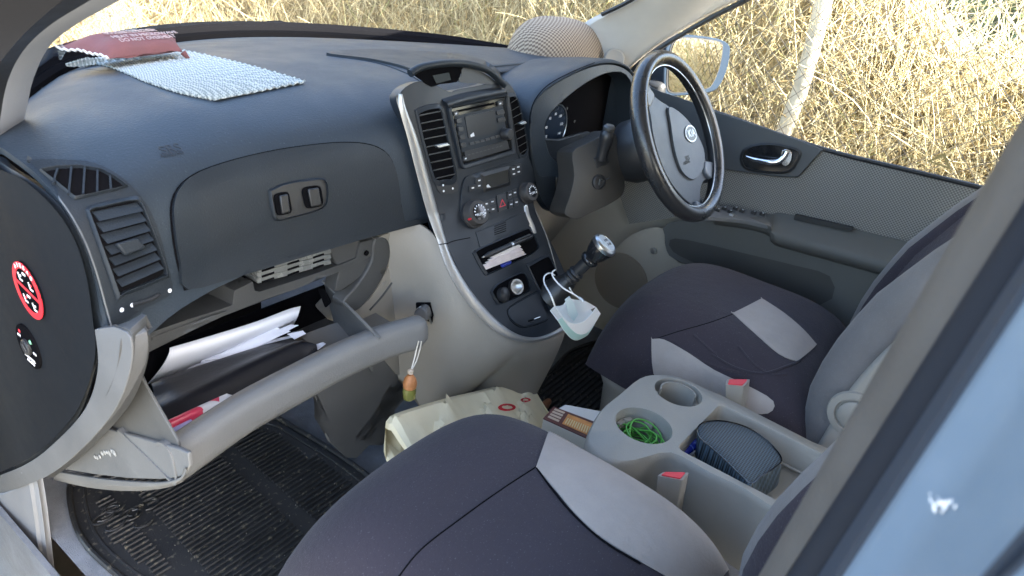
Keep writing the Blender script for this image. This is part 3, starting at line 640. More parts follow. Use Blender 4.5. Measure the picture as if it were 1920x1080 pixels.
# ---- steering column
col = thing('steering_column', 'grey-brown steering column cowl with key barrel and black stalk', 'steering column', (.4, .12, .7))
WC = V((.4009, 0, .787)); TL = R(31.22); WN = V((0, -math.cos(TL), math.sin(TL))); WU = V((0, math.sin(TL), math.cos(TL))); WX = V((1, 0, 0))
CO = [(1077, 286), (1100, 270), (1130, 256), (1156, 244), (1165, 262), (1172, 290), (1180, 330), (1178, 362), (1150, 380), (1110, 400), (1088, 412), (1070, 406), (1066, 396), (1072, 370), (1078, 330)]
CSF = lambda u, v, o=0: aP(u, v, V((.25, .135, .71)), V((-.45, -.85, .30)).normalized())+V((-.45, -.85, .30)).normalized()*(o+.03*max(0, 1-((u-1118)/62)**2)*max(0, 1-((v-332)/92)**2)-.02)
patch(CO, CSF, 0, .07, n=3, step=14).build('column_cowl', mat('cowl_grey', (.042, .039, .035), .5, bump=.2, bscale=500, var=.08), col, bevel=.012, seg=4)
m = MB(); m.lathe([(.062, 0), (.075, .03), (.075, .10), (.06, .13)], WC-WN*.16, WN, 32); m.build('column_shroud', BLACK, col)
c = CSF(1118, 341, 0); n_ = V((-.45, -.85, .30)).normalized()
MB().lathe([(.017, -.002), (.017, .004), (.013, .006), (.013, .002), (.0001, .002)], c, n_, 24).build('key_barrel', BLACK, col)
MB().box(c+n_*.004, (.004, .003, .014)).build('key_slot', SATIN, col)
linepx([(1122, 340), (1138, 333)], CSF, .0016, .004).build('key_mark', GREYD, col)
s0, s1 = CSF(1124, 300, 0), CSF(1126, 244, .05)
patch([(1110, 296), (1135, 288), (1140, 305), (1115, 315)], CSF, .003, .004, n=0).build('stalk_base', BLACK, col, bevel=.001)
P = resample([s0, s0.lerp(s1, .5), s1], 12)
MB().tube(P, [.011, .012, .012, .012, .0125, .013, .014, .0155, .0165, .0165, .015, .010], 20).build('stalk', BLACK, col)
MB().lathe([(.013, 0), (.0135, .006), (.009, .011), (.0001, .012)], s1, (s1-s0), 20).build('stalk_tip', GREYD, col)
# ------------------------------------------------------------------ steering wheel
sw_ = thing('steering_wheel', 'black leather steering wheel with grey-blue hub and oval badge', 'steering wheel', WC)
RO, RT_ = .1805, .0195
LEA = mat('wheel_leather', (.020, .021, .023), .30, bump=.25, bscale=300, var=.12, coat=.2)
LEAG = mat('wheel_leather_worn', (.10, .105, .11), .36, bump=.2, bscale=300, var=.12)
def wp(a, b, h=0): return WC + WX*a + WU*b + WN*h
MB().tube([wp(RO*math.cos(2*math.pi*i/96), RO*math.sin(2*math.pi*i/96)) for i in range(96)], RT_, 18, True, flat=.86, upv=WN).build('rim', LEA, sw_)
m = MB()
for k in range(60):
    t = R(-28+60*k/59); d = V((0, 0, 0)); c = wp((RO-RT_*.80)*math.cos(t), (RO-RT_*.80)*math.sin(t), RT_*.62); e = (WX*-math.sin(t)+WU*math.cos(t)); q = WX*math.cos(t)+WU*math.sin(t)
    m.tube([c-q*.004+e*.0015, c+q*.004-e*.0015], .0011, 4)
for sgn in (1,):
    m.build('rim_stitching', BLACK, sw_)
tin = [wp((RO-RT_*.93)*math.cos(2*math.pi*i/96), (RO-RT_*.93)*math.sin(2*math.pi*i/96), .004) for i in range(96)]
MB().tube(tin, .0015, 6, True).build('rim_inner_seam', SATIN, sw_)
HB = -.012
HUBM = mat('hub_plastic', (.034, .041, .052), .42, bump=.2, bscale=500, var=.08); PADM = mat('hub_pad', (.062, .074, .092), .45, bump=.2, bscale=500, var=.08)
def WPL(h): return lambda u, v, o=0: aP(u, v, WC+WN*h, WN)+WN*o
W0 = WPL(HB)
HUB = [(1213, 172), (1224, 178), (1240, 190), (1256, 200), (1276, 220), (1300, 252), (1316, 282), (1326, 304), (1338, 308), (1348, 316), (1347, 336), (1335, 338), (1325, 336), (1316, 346), (1313, 366), (1318, 380), (1320, 398), (1306, 402), (1296, 384), (1284, 374), (1262, 348), (1244, 316), (1232, 282), (1224, 250), (1220, 220), (1214, 190)]
patch(HUB, W0, 0, .035, n=3, step=14).build('hub', HUBM, sw_, bevel=.008, seg=4)
PAD = [(1250, 203), (1268, 210), (1290, 232), (1308, 262), (1317, 288), (1315, 316), (1303, 334), (1292, 337), (1276, 324), (1266, 300), (1259, 272), (1254, 236)]
framepx([(x+(x-1282)*.035, y+(y-270)*.03) for x, y in PAD], PAD, W0, .0012, .002, n=3, N=60).build('pad_gap', BLACK, sw_)
pd = patch(PAD, W0, .006, .006, n=3, step=14).build('hub_pad', PADM, sw_, bevel=.004, seg=4)
# badge and moulded lettering
bc = W0(1289.5, 252.5, .0065); MB().prism(ell(bc, WX*.031, WU*.0205, 40), WN*.0025).build('badge', SATIN, pd, bevel=.0008)
MB().prism(ell(bc+WN*.0024, WX*.0272, WU*.0170, 40), WN*.0006).build('badge_field', mat('badge_dark', (.05, .06, .075), .3), pd)
text('KIA', bc+WN*.0032, WX, WU, .0250, SATIN, pd, 'badge_lettering', .0006)
text('SRS', W0(1284, 298, .0066), WX, WU, .016, BLACK, pd, 'pad_lettering'); text('AIRBAG', W0(1283, 306, .0066), WX, WU, .011, BLACK, pd, 'pad_lettering')
for q in ([(1316, 304), (1338, 310), (1342, 322), (1341, 336), (1328, 336), (1318, 326)], [(1298, 378), (1308, 382), (1322, 386), (1330, 380), (1328, 394), (1314, 400), (1304, 396)]):
    patch(q, W0, .010, .02, n=2, step=12).build('spoke', mat('spoke_grey', (.11, .13, .16), .35), sw_, bevel=.004, seg=3)
patch([(1207, 150), (1216, 168), (1224, 180), (1217, 200), (1210, 196)], W0, .006, .014, n=2, step=12).build('spoke', mat('spoke_pale', (.16, .16, .155), .4), sw_, bevel=.004, seg=3)
# ------------------------------------------------------------------ gear lever
gl = thing('gear_lever', 'black gear lever with silver-topped knob and leather boot', 'gear lever', (.08, .1, .46))
gb = CS(1032, 556, .004); gk = V((.142, .012, .586)); ax = (gk-gb)
P = [gb+ax*t for t in (0, .08, .18, .28, .36, .42)]
MB().tube(P, [.040, .036, .030, .022, .0175, .0165], 24).build('boot', mat('boot_leather', (.018, .018, .018), .4, bump=.6, bscale=90), gl)
m = MB()
for t in (.30, .36, .42, .48): m.lathe([(.016, -.004), (.0185, 0), (.016, .004)], gb+ax*t, ax, 24)
m.tube([gb+ax*.2, gb+ax*.85], .014, 20); m.build('shaft', BLACK, gl)
m = MB(); an = ax.normalized(); 
m.lathe([(.0175, -.054), (.021, -.048), (.0205, -.044), (.017, -.041), (.019, -.036), (.024, -.026), (.0275, -.012), (.0285, -.004)], gk, an, 32); m.build('knob', GLOSS, gl, ang=50)
m = MB(); m.lathe([(.0275, -.007), (.0295, -.003), (.0285, .004), (.024, .0075), (.0235, .0065)], gk, an, 40); m.build('knob_ring', SATIN, gl)
MB().lathe([(.0245, .004), (.020, .0085), (.0001, .0102)], gk, an, 32).build('knob_cap', mat('cap_silver', (.62, .66, .67), .4, metal=.25), gl)
rx = V((1, 0, 0)); rx = (rx-an*rx.dot(an)).normalized(); ry = an.cross(rx)
text('1 3 5', gk+an*.0103+ry*.005, rx, ry, .008, BLACK, gl, 'shift_pattern'); text('2 4 R', gk+an*.0103-ry*.006, rx, ry, .008, BLACK, gl, 'shift_pattern')
# ------------------------------------------------------------------ open glove drawer
gd = thing('glove_drawer', 'open pale grey glove drawer hanging below the dashboard, full of papers', 'glove drawer', (-.48, .2, .42))
GREY_D = mat('drawer_grey', (.138, .138, .135), .46, bump=.25, bscale=380, var=.10, vscale=7)
BINM = mat('bin_grey', (.078, .078, .075), .5, bump=.15, bscale=500, var=.08)
U_ = cr([aZ(u, v, .5) for u, v in ((332, 836), (400, 790), (470, 745), (560, 697), (640, 656), (720, 622), (780, 604), (806, 598))], 8)
U_ = resample(U_, 44)
rows = []
for dy_, z in ((.034, .490), (.026, .498), (.014, .503), (.002, .5015), (-.006, .494), (-.009, .481), (-.011, .466), (-.011, .453), (-.006, .443), (.006, .439), (.03, .441), (.08, .445), (.14, .448)):
    row = []
    for i, p in enumerate(U_):
        t = i/(len(U_)-1); rnd = max(0, (t-.94)/.06); k = 1-.22*rnd**2
        zc = .470; row.append(V((p.x-(0.012 if i == 0 else 0), p.y+dy_+.012*rnd**2, zc+(z-zc)*k if dy_ < .05 else z)))
    rows.append(row)
MB().grid(rows, .004).build('front_panel', GREY_D, gd, ang=60)
xe = U_[0].x-.010
plate = [(aX(u, v, xe)) for u, v in ((186, 800), (240, 815), (336, 842), (352, 850), (356, 872), (348, 890), (330, 896), (300, 899), (240, 897), (180, 890), (110, 878), (140, 842))]
MB().prism(plate, V((.006, 0, 0))).build('end_plate', GREY_D, gd, bevel=.0015)
MB().prism([aX(u, v, xe+.006) for u, v in ((262, 706), (333, 828), (338, 868), (240, 822), (178, 806), (212, 772), (246, 722))], V((.004, 0, 0))).build('bin_side', BINM, gd, bevel=.001)
sk = cr([(u, v, 0) for u, v in ((104, 884), (180, 897), (240, 903), (300, 905), (336, 896), (346, 878))], 6)
sk2 = cr([(u, v, 0) for u, v in ((100, 900), (170, 915), (240, 921), (300, 917), (340, 905), (354, 884))], 6)
MB().grid([[aX(p.x, p.y, xe-.003) for p in sk], [aX(*p.lerp(q, .5).xy, xe-.003) for p, q in zip(sk, sk2)], [aX(p.x, p.y, xe+.010) for p in sk2]], .004).build('end_lip', GREY_D, gd, bevel=.001, ang=70)
m = MB(); wm = mat('wax_mark', (.24, .24, .23), .7, bump=.8, bscale=200)
for i in range(9):
    u, v = 178+i*4.5, 858-i*1.2+random.uniform(-5, 5); m.lathe([(.0035+random.random()*.003, 0), (.003, .001), (.001, .0016)], aX(u, v, xe-.0008), (-1, 0, 0), 9)
m.build('glue_mark', wm, gd)
# bin: side walls, floor and back
BL = [aZ(265, 705, .51), aZ(331, 828, .50)]; BR_ = [aZ(608, 528, .53), aZ(722, 642, .50)]
bl0, bl1 = V((-.712, .335, .515)), V((-.735, .158, .500)); br0, br1 = aZ(606, 527, .52), aZ(722, 640, .502)
def wall(a, b, depth, th, nm):
    b = b+V((0, .028, 0)); q = [a, b, b-V((0, 0, depth)), a-V((0, .03, depth))]; MB().prism(q, V((th, 0, 0))).build(nm, BINM, gd, bevel=.0012)
bl0, bl1 = aZ(264, 704, .512), aZ(331, 826, .500)
wall(bl0, bl1, .08, .004, 'side_wall'); wall(br0, br1, .08, .004, 'side_wall')
MB().tube([bl0, bl1+V((0, .012, 0))], .0028, 8).build('wall_edge', GREY_D, gd); MB().tube([br0, br1+V((0, .012, 0))], .0028, 8).build('wall_edge', GREY_D, gd)
MB().prism([V((-.72, .180, .425)), V((-.27, .198, .425)), V((-.28, .40, .40)), V((-.70, .40, .40))], V((0, 0, -.004))).build('bin_floor', BINM, gd)
MB().prism([V((-.71, .40, .362)), V((-.27, .40, .362)), V((-.27, .41, .47)), V((-.71, .41, .47))], V((0, .004, 0))).build('back_wall', DARK, gd)
MB().prism(rrect(*[aP(u, v, br0.lerp(br1, .4), V((-1, .0, 0)))+V((-.003, 0, 0)) for u, v in ((598, 541), (609, 540), (623, 566), (612, 577))], r=.2), V((.002, 0, 0))).build('latch_hole', DARK, gd)
# striker loop in the knee panel that catches the drawer
cc = SHS(797, 588, .004); n_ = KS.n(797, 588)
patch([(782, 566), (808, 566), (814, 590), (812, 602), (784, 592)], SHS, .006, .004, n=0).build('striker_pocket', DARK, cons)
m = MB(); m.tube([SHS(786, 600, .004), SHS(788, 574, .012), SHS(796, 568, .016), SHS(806, 572, .016), SHS(811, 604, .004)], .0022, 8); m.build('striker_loop', SATIN, cons)
patch([(787, 574), (800, 567), (809, 574), (811, 592), (795, 596), (784, 594)], SHS, .022, .02, n=2).build('striker_block', GREY, cons, bevel=.003)

# ------------------------------------------------------------------ things lying in the drawer
PAP = mat('white_paper', (.72, .73, .78), .75, var=.03); PAPB = mat('paper_shadow', (.45, .50, .47), .8)
def sheet(name, q4, label, mt, bow=0.0, nu=14, nv=8, th=.0008, cat='paper', group=None, curl=0):
    a, b, c, d = [V(p) for p in q4]; rows = []
    nn = (b-a).cross(d-a).normalized(); nn = nn if nn.z > 0 else -nn
    for j in range(nv):
        t = j/(nv-1); row = []
        for i in range(nu):
            s = i/(nu-1); p = a.lerp(b, s).lerp(d.lerp(c, s), t); row.append(p+nn*(bow*math.sin(math.pi*s)*math.sin(math.pi*t)+bow*.25*math.sin(5*s+3*t)+curl*(t**3)))
        rows.append(row)
    o = MB().grid(rows, th).build(name, mt, None, ang=80); tag(o, label, cat, group); return o
# big folded sheet leaning on the back
rows = []
A = resample(cr([aY(u, v, .335) for u, v in ((318, 652), (400, 628), (480, 603), (540, 580), (564, 574))], 6), 20)
B = resample(cr([aY(u, v, .300) for u, v in ((322, 672), (400, 648), (480, 622), (540, 600), (558, 600))], 6), 20)
C_ = resample(cr([aZ(u, v, .425) for u, v in ((278, 720), (360, 690), (440, 660), (520, 630), (548, 612))], 6), 20)
for t in range(8):
    s = t/7; rows.append([(a.lerp(b, s*1.6) if s < .6 else b.lerp(c, (s-.6)/.4)) if False else a*(1-s)**2+b*2*s*(1-s)+c*s*s for a, b, c in zip(A, B, C_)])
tag(MB().grid(rows, .0012).build('folded_letter', PAP, None, ang=80), 'large folded white letter leaning at the back of the open drawer', 'letter')
sheet('paper_sheet', [aZ(347, 692, .432), aZ(430, 684, .440), aZ(562, 628, .455), aZ(470, 640, .455)], 'flat white printed sheet on top of the black wallet', PAP, .006)
m = MB()
pr = mat('print_grey', (.35, .36, .42), .8)
pso = bpy.data.objects['paper_sheet']
for k in range(7):
    t = .2+.1*k; a = aZ(347+ (470-347)*t, 692+(640-692)*t, .443); b = aZ(430+(562-430)*t, 684+(628-684)*t, .449); m.tube([a.lerp(b, .15)+V((0, 0, .004)), a.lerp(b, .8)+V((0, 0, .004))], .0007, 4)
m.build('printed_line', pr, pso)
sheet('envelope', [aZ(478, 636, .462), aZ(500, 642, .460), aZ(560, 610, .475), aZ(546, 608, .475)], 'small pale envelope poking out between the letter and the sheet', PAP, .003, cat='envelope')
sheet('paper_slip', [aZ(538, 626, .470), aZ(552, 636, .466), aZ(574, 626, .47), aZ(568, 620, .475)], 'short white slip curling beside the envelope tip', PAP, .003, cat='paper')
sheet('paper_scrap', [aZ(578, 650, .462), aZ(583, 666, .455), aZ(612, 645, .47), aZ(606, 642, .475)], 'torn white scrap standing at the right end of the drawer', PAP, .004, cat='paper')
for q_, lab in (([(400, 668, .452), (425, 676, .450), (545, 622, .47), (520, 614, .474)], 'curling white sheet fanned under the big folded letter'), ([(372, 676, .446), (398, 690, .444), (520, 640, .456), (500, 628, .46)], 'lower white sheet fanned across the wallet top')):
    sheet('paper_sheet', [aZ(*p) for p in q_], lab, PAP, .006)
# black wallet folder
WALM = mat('wallet_black', (.012, .012, .015), .38, bump=.25, bscale=120)
a_ = [aZ(u, v, z) for u, v, z in ((282, 722, .440), (350, 698, .446), (450, 666, .452), (545, 638, .456), (570, 638, .454), (586, 664, .450))]
b_ = [aZ(u, v, z) for u, v, z in ((304, 796, .450), (380, 768, .455), (470, 730, .458), (555, 690, .462), (590, 678, .460), (600, 672, .458))]
A = resample(cr(a_, 6), 26); B = resample(cr(b_, 6), 26); rows = []
for j in range(12):
    t = j/11; rows.append([p.lerp(q, t)+V((0, 0, .020*math.sin(math.pi*min(t*1.1, 1))+.006*math.sin(t*9+i*.12))) for i, (p, q) in enumerate(zip(A, B))])
rows.append([q+V((0, -.004, -.03)) for q in B])
tag(MB().grid(rows, .012).build('document_wallet', WALM, None, ang=60), 'soft black document wallet lying along the open drawer', 'wallet')
# magazine with red and white cover at the front
mg = mat('magazine_cover', (.55, .05, .09), .35); n, l, b = nodes_of(mg)
tc = n.new('ShaderNodeTexCoord'); vo = n.new('ShaderNodeTexVoronoi'); vo.inputs['Scale'].default_value = 46; rp = n.new('ShaderNodeValToRGB'); rp.color_ramp.interpolation = 'CONSTANT'
rp.color_ramp.elements[0].color = (.6, .04, .09, 1); rp.color_ramp.elements[1].position = .55; rp.color_ramp.elements[1].color = (.7, .68, .66, 1)
e = rp.color_ramp.elements.new(.78); e.color = (.05, .06, .04, 1)
l.new(tc.outputs['Object'], vo.inputs['Vector']); l.new(vo.outputs['Color'], rp.inputs['Fac']); l.new(rp.outputs['Color'], b.inputs['Base Color'])
sheet('magazine', [aZ(306, 792, .462), aZ(330, 808, .452), aZ(452, 742, .468), aZ(425, 738, .466)], 'crumpled red and white magazine along the front of the drawer', mg, .008, nu=16, nv=20, cat='magazine')
sheet('leaflet', [aZ(318, 806, .458), aZ(333, 826, .452), aZ(375, 798, .458), aZ(358, 786, .460)], 'pale violet leaflet tucked in the near left corner of the drawer', mat('leaflet_violet', (.42, .40, .66), .6), .005, cat='leaflet')
# disc cases in the shelf
CASE = mat('case_clear', (.15, .155, .15), .25, var=.2, vscale=40)
for k, (v0, lab) in enumerate(((0, 'topmost clear disc case in the stack on the dash shelf'), (1, 'middle clear disc case in the stack on the dash shelf'), (2, 'lowest clear disc case in the stack on the dash shelf'))):
    q0 = [(482, 501+v0*10.5), (620, 466+v0*10.0), (622, 475+v0*10.0), (484, 511+v0*10.5)]
    a = [aY(*p, .262+.004*k) for p in q0]; z0 = a[0].z-a[3].z
    m = MB(); m.prism([p for p in a], V((0, .11, .0))); o = m.build('disc_case', CASE, None, bevel=.0012); tag(o, lab, 'disc case', 'disc cases on the dash shelf')
    for s in (.12, .45, .8):
        c = a[3].lerp(a[2], s)+V((0, -.0008, .002)); MB().box(c, (.022, .0016, .003)).build('case_hinge', DARK, o)
# ------------------------------------------------------------------ scent bottle hanging under the drawer end
hp = aY(778, 660, .145); z_ = aY(770, 745, .145)
sb = thing('scent_bottle', 'little hanging scent bottle with wooden cap and white cord', 'scent bottle', z_)
tp = aY(772, 690, .145); mid = aY(769, 712, .145); bot = aY(767, 747, .145); axb = (mid-bot).normalized()
MB().lathe([(.010, 0), (.0125, .003), (.013, .018), (.012, .025), (.007, .028)], bot, axb, 20).build('flask', mat('green_glass', (.30, .30, .08), .1, trans=.5), sb)
MB().lathe([(.0072, .024), (.0125, .027), (.0135, .036), (.011, .046), (.0072, .052), (.005, .055)], bot, axb, 18).build('wooden_cap', mat('wood_orange', (.42, .17, .06), .5, var=.25, vscale=120), sb)
k0 = bot+axb*.062
MB().lathe([(.002, -.006), (.0055, -.003), (.0055, .003), (.002, .006)], k0, axb, 12).build('bead', mat('bead_cream', (.5, .40, .3), .6), sb)
CORD = mat('cord_white', (.62, .58, .52), .9)
MB().tube(cr([k0, aY(776, 676, .145), aY(781, 655, .142), aY(785, 640, .13)], 5), .0013, 6).build('cord', CORD, sb)
MB().tube(cr([k0, aY(780, 678, .146), aY(787, 656, .145), aY(790, 640, .14)], 5), .0013, 6).build('cord', CORD, sb)
MB().tube(cr([k0-axb*.005, bot+axb*.05+V((.006, -.004, 0)), bot+axb*.034+V((.012, -.006, 0))], 5), .001, 6).build('cord', CORD, sb)

# ------------------------------------------------------------------ slot contents in the console
zs = lambda u, v, o=0: CS(u, v, o)
def pen(name, p0, p1, r, mt, label, tipm=None, clip=True):
    o = thing(name, label, 'pen', (p0+p1)/2); d = (p1-p0)
    L = d.length; MB().lathe([(r*.35, 0), (r*.8, L*.07), (r, L*.1), (r, L*.93), (r*.85, L*.97), (r*.4, L)], p0, d, 16).build('barrel', mt, o)
    MB().lathe([(r*1.06, L*.52), (r*1.06, L*.56)], p0, d, 16).build('ring', tipm or SATIN, o)
    if clip:
        u_ = V((0, -.3, 1)).normalized(); MB().box(p0+d*.76+u_*r*1.35, (L*.3, .003, .0018), d.to_track_quat('X', 'Z').to_matrix()).build('clip', tipm or SATIN, o)
    MB().lathe([(.0008, -r*.9), (r*.36, 0)], p0, d, 10).build('tip', tipm or SATIN, o); return o
pen('pen', zs(899, 483, .012), zs(988, 444, .016), .0058, BLACK, 'thick black pen lying across the console storage slot')
RC = mat('receipt_pink', (.62, .54, .53), .85, var=.12, vscale=60)
for k in range(7):
    u0, v0 = 902+k*1.5, 497-k*2.2+ (k % 2)*2
    q = [zs(u0, v0, .004+k*.0012), zs(u0+6, v0+9-k, .006+k*.001), zs(u0+78-k*4, v0-19+(k % 3), .010+k*.0012), zs(u0+70-k*3, v0-24-k*.3, .007+k*.0012)]
    lab = ['lowest crumpled receipt in the console slot', 'second receipt from the bottom in the console slot', 'bent pinkish receipt low in the slot bundle', 'middle folded receipt of the slot bundle', 'narrow receipt above the middle of the slot bundle', 'receipt just under the top one in the console slot', 'topmost pale receipt in the console slot under the pen'][k]
    sheet('receipt', q, lab, RC if k % 2 else mat('receipt_white', (.66, .60, .56), .85, var=.15, vscale=60), .004, 10, 4, .0006, 'receipt', 'receipts stuffed in the console slot')
c0 = zs(945, 495, .004); tag(MB().box(c0, (.03, .01, .006)).build('blue_lighter', mat('lighter_blue', (.03, .05, .3), .3), None, bevel=.001), 'tiny dark blue lighter half hidden under the slot receipts', 'lighter')

# ------------------------------------------------------------------ face mask hanging from the gear lever
fm = thing('face_mask', 'used white and mint face mask hanging by its loops from the gear lever', 'face mask', aY(1075, 600, -.01))
MW = mat('mask_white', (.80, .80, .78), .85, bump=.3, bscale=250); MM = mat('mask_mint', (.50, .72, .68), .85, bump=.3, bscale=250)
yb = -.015
front = [aY(u, v, yb-.03) for u, v in ((1040, 574), (1052, 592), (1072, 606), (1092, 604), (1108, 590), (1118, 576))]
back = [aY(u, v, yb+.03) for u, v in ((1040, 574), (1056, 572), (1066, 560), (1078, 562), (1096, 564), (1118, 576))]
botm = [aY(u, v, yb-.005) for u, v in ((1046, 600), (1060, 622), (1076, 637), (1092, 634), (1106, 612), (1116, 592))]
F, K, O_ = [resample(cr(q, 6), 18) for q in (front, back, botm)]
mid_f = [f.lerp(o, .5)+V((0, -.012, 0)) for f, o in zip(F, O_)]
mid_b = [f.lerp(o, .5)+V((0, .014, 0)) for f, o in zip(K, O_)]
fold = lambda row, a: [p+V((0, 0, a*math.sin(i*1.3))) for i, p in enumerate(row)]
MB().grid([F, fold([f.lerp(m_, .5) for f, m_ in zip(F, mid_f)], .0012), mid_f], .0012).build('front_flap', MW, fm, ang=80)
MB().grid([mid_f, fold([f.lerp(m_, .5)+V((0, -.004, 0)) for f, m_ in zip(mid_f, O_)], .001), O_], .0012).build('lower_fold', MM, fm, ang=80)
MB().grid([K, fold([f.lerp(m_, .5) for f, m_ in zip(K, mid_b)], .003), mid_b, O_], .0012).build('back_flap', MW, fm, ang=80)
fl = [aY(u, v, yb) for u, v in ((1060, 562), (1068, 556), (1076, 568), (1084, 590), (1076, 602), (1066, 588))]
MB().grid([[fl[0], fl[1]], [fl[5], fl[2]], [fl[4], fl[3]]], .0015).build('folded_flap', mat('mask_pale', (.60, .70, .70), .85), fm, ang=80)
el = mat('elastic_white', (.72, .72, .70), .9)
g1 = gb+ax*.42
MB().tube(cr([aY(1041, 576, yb-.02), aY(1032, 552, yb-.01), aY(1021, 532, .03), aY(1021, 518, .045), aY(1031, 512, .05), aY(1040, 516, .06)], 6), .0015, 8).build('ear_loop', el, fm)
MB().tube(cr([aY(1041, 506, .05), aY(1035, 512, .045), aY(1040, 524, .03), aY(1056, 540, .005), aY(1078, 553, yb), aY(1090, 563, yb-.01)], 6), .0015, 8).build('ear_loop', el, fm)
MB().tube(cr([aY(1068, 540, yb+.01), aY(1076, 552, yb+.01), aY(1090, 560, yb-.01), aY(1094, 566, yb-.02)], 6), .0015, 8).build('ear_loop', el, fm)
# ------------------------------------------------------------------ front seats
def cpt(s, t, o=0):
    def f(s, t):
        ss = math.copysign(1-(1-min(abs(s), 1))**1.6, s); tt = math.copysign(1-(1-min(abs(t), 1))**1.6, t)
        h = ((1-abs(ss)**4.5)**.5)*((1-abs(tt)**4.0)**.5)
        return V((.267*ss*math.sqrt(1-.18*tt*tt*(1 if t > 0 else .3)), -.230+.275*tt*math.sqrt(1-.10*ss*ss*(1.4 if t > 0 else 0)),
                  .245+.197*h+.012*math.cos(s*1.4)-.016*max(0, 1-abs(s)/.55)*max(0, -t+.3)+.014*max(0, t)*(1-ss*ss)))
    p = f(s, t)
    if o:
        e = .004; n = (f(min(s+e, 1), t)-f(max(s-e, -1), t)).cross(f(s, min(t+e, 1))-f(s, max(t-e, -1)))
        if n.length > 1e-12: p = p+n.normalized()*o
    return p
def cst(q, L):      # nearest place on the cushion, as its two surface parameters
    b = min(((cpt(-1+i/20, -1+j/20)+V(L)-q).length, -1+i/20, -1+j/20) for i in range(41) for j in range(41))
    return min(((cpt(b[1]+i/200, b[2]+j/200)+V(L)-q).length, b[1]+i/200, b[2]+j/200) for i in range(-10, 11) for j in range(-10, 11))[1:]
def cushion_mb(mirror=1):
    rows = []; NS, NT = 40, 44
    for j in range(NT+1):
        t = -1+2*j/NT
        row = []
        for i in range(NS+1):
            s = -1+2*i/NS
            # rounded square mapping
            ss = math.copysign(1-(1-abs(s))**1.6, s); tt = math.copysign(1-(1-abs(t))**1.6, t)
            x = .267*ss*math.sqrt(1-.18*tt*tt*(1 if t > 0 else .3)); yy = tt
            y = -.230+.275*yy*math.sqrt(1-.10*ss*ss*(1.4 if t > 0 else 0))
            h = ((1-abs(ss)**4.5)**.5)*((1-abs(tt)**4.0)**.5)
            z = .245+.197*h + .012*math.cos(s*1.4) - .016*max(0, 1-abs(s)/.55)*max(0, -t+.3) + .014*max(0, t)*(1-ss*ss)
            row.append(V((x, y, z)))
        rows.append(row)
    return MB().grid(rows)
def skirt(): pass
CM = cushion_mb()
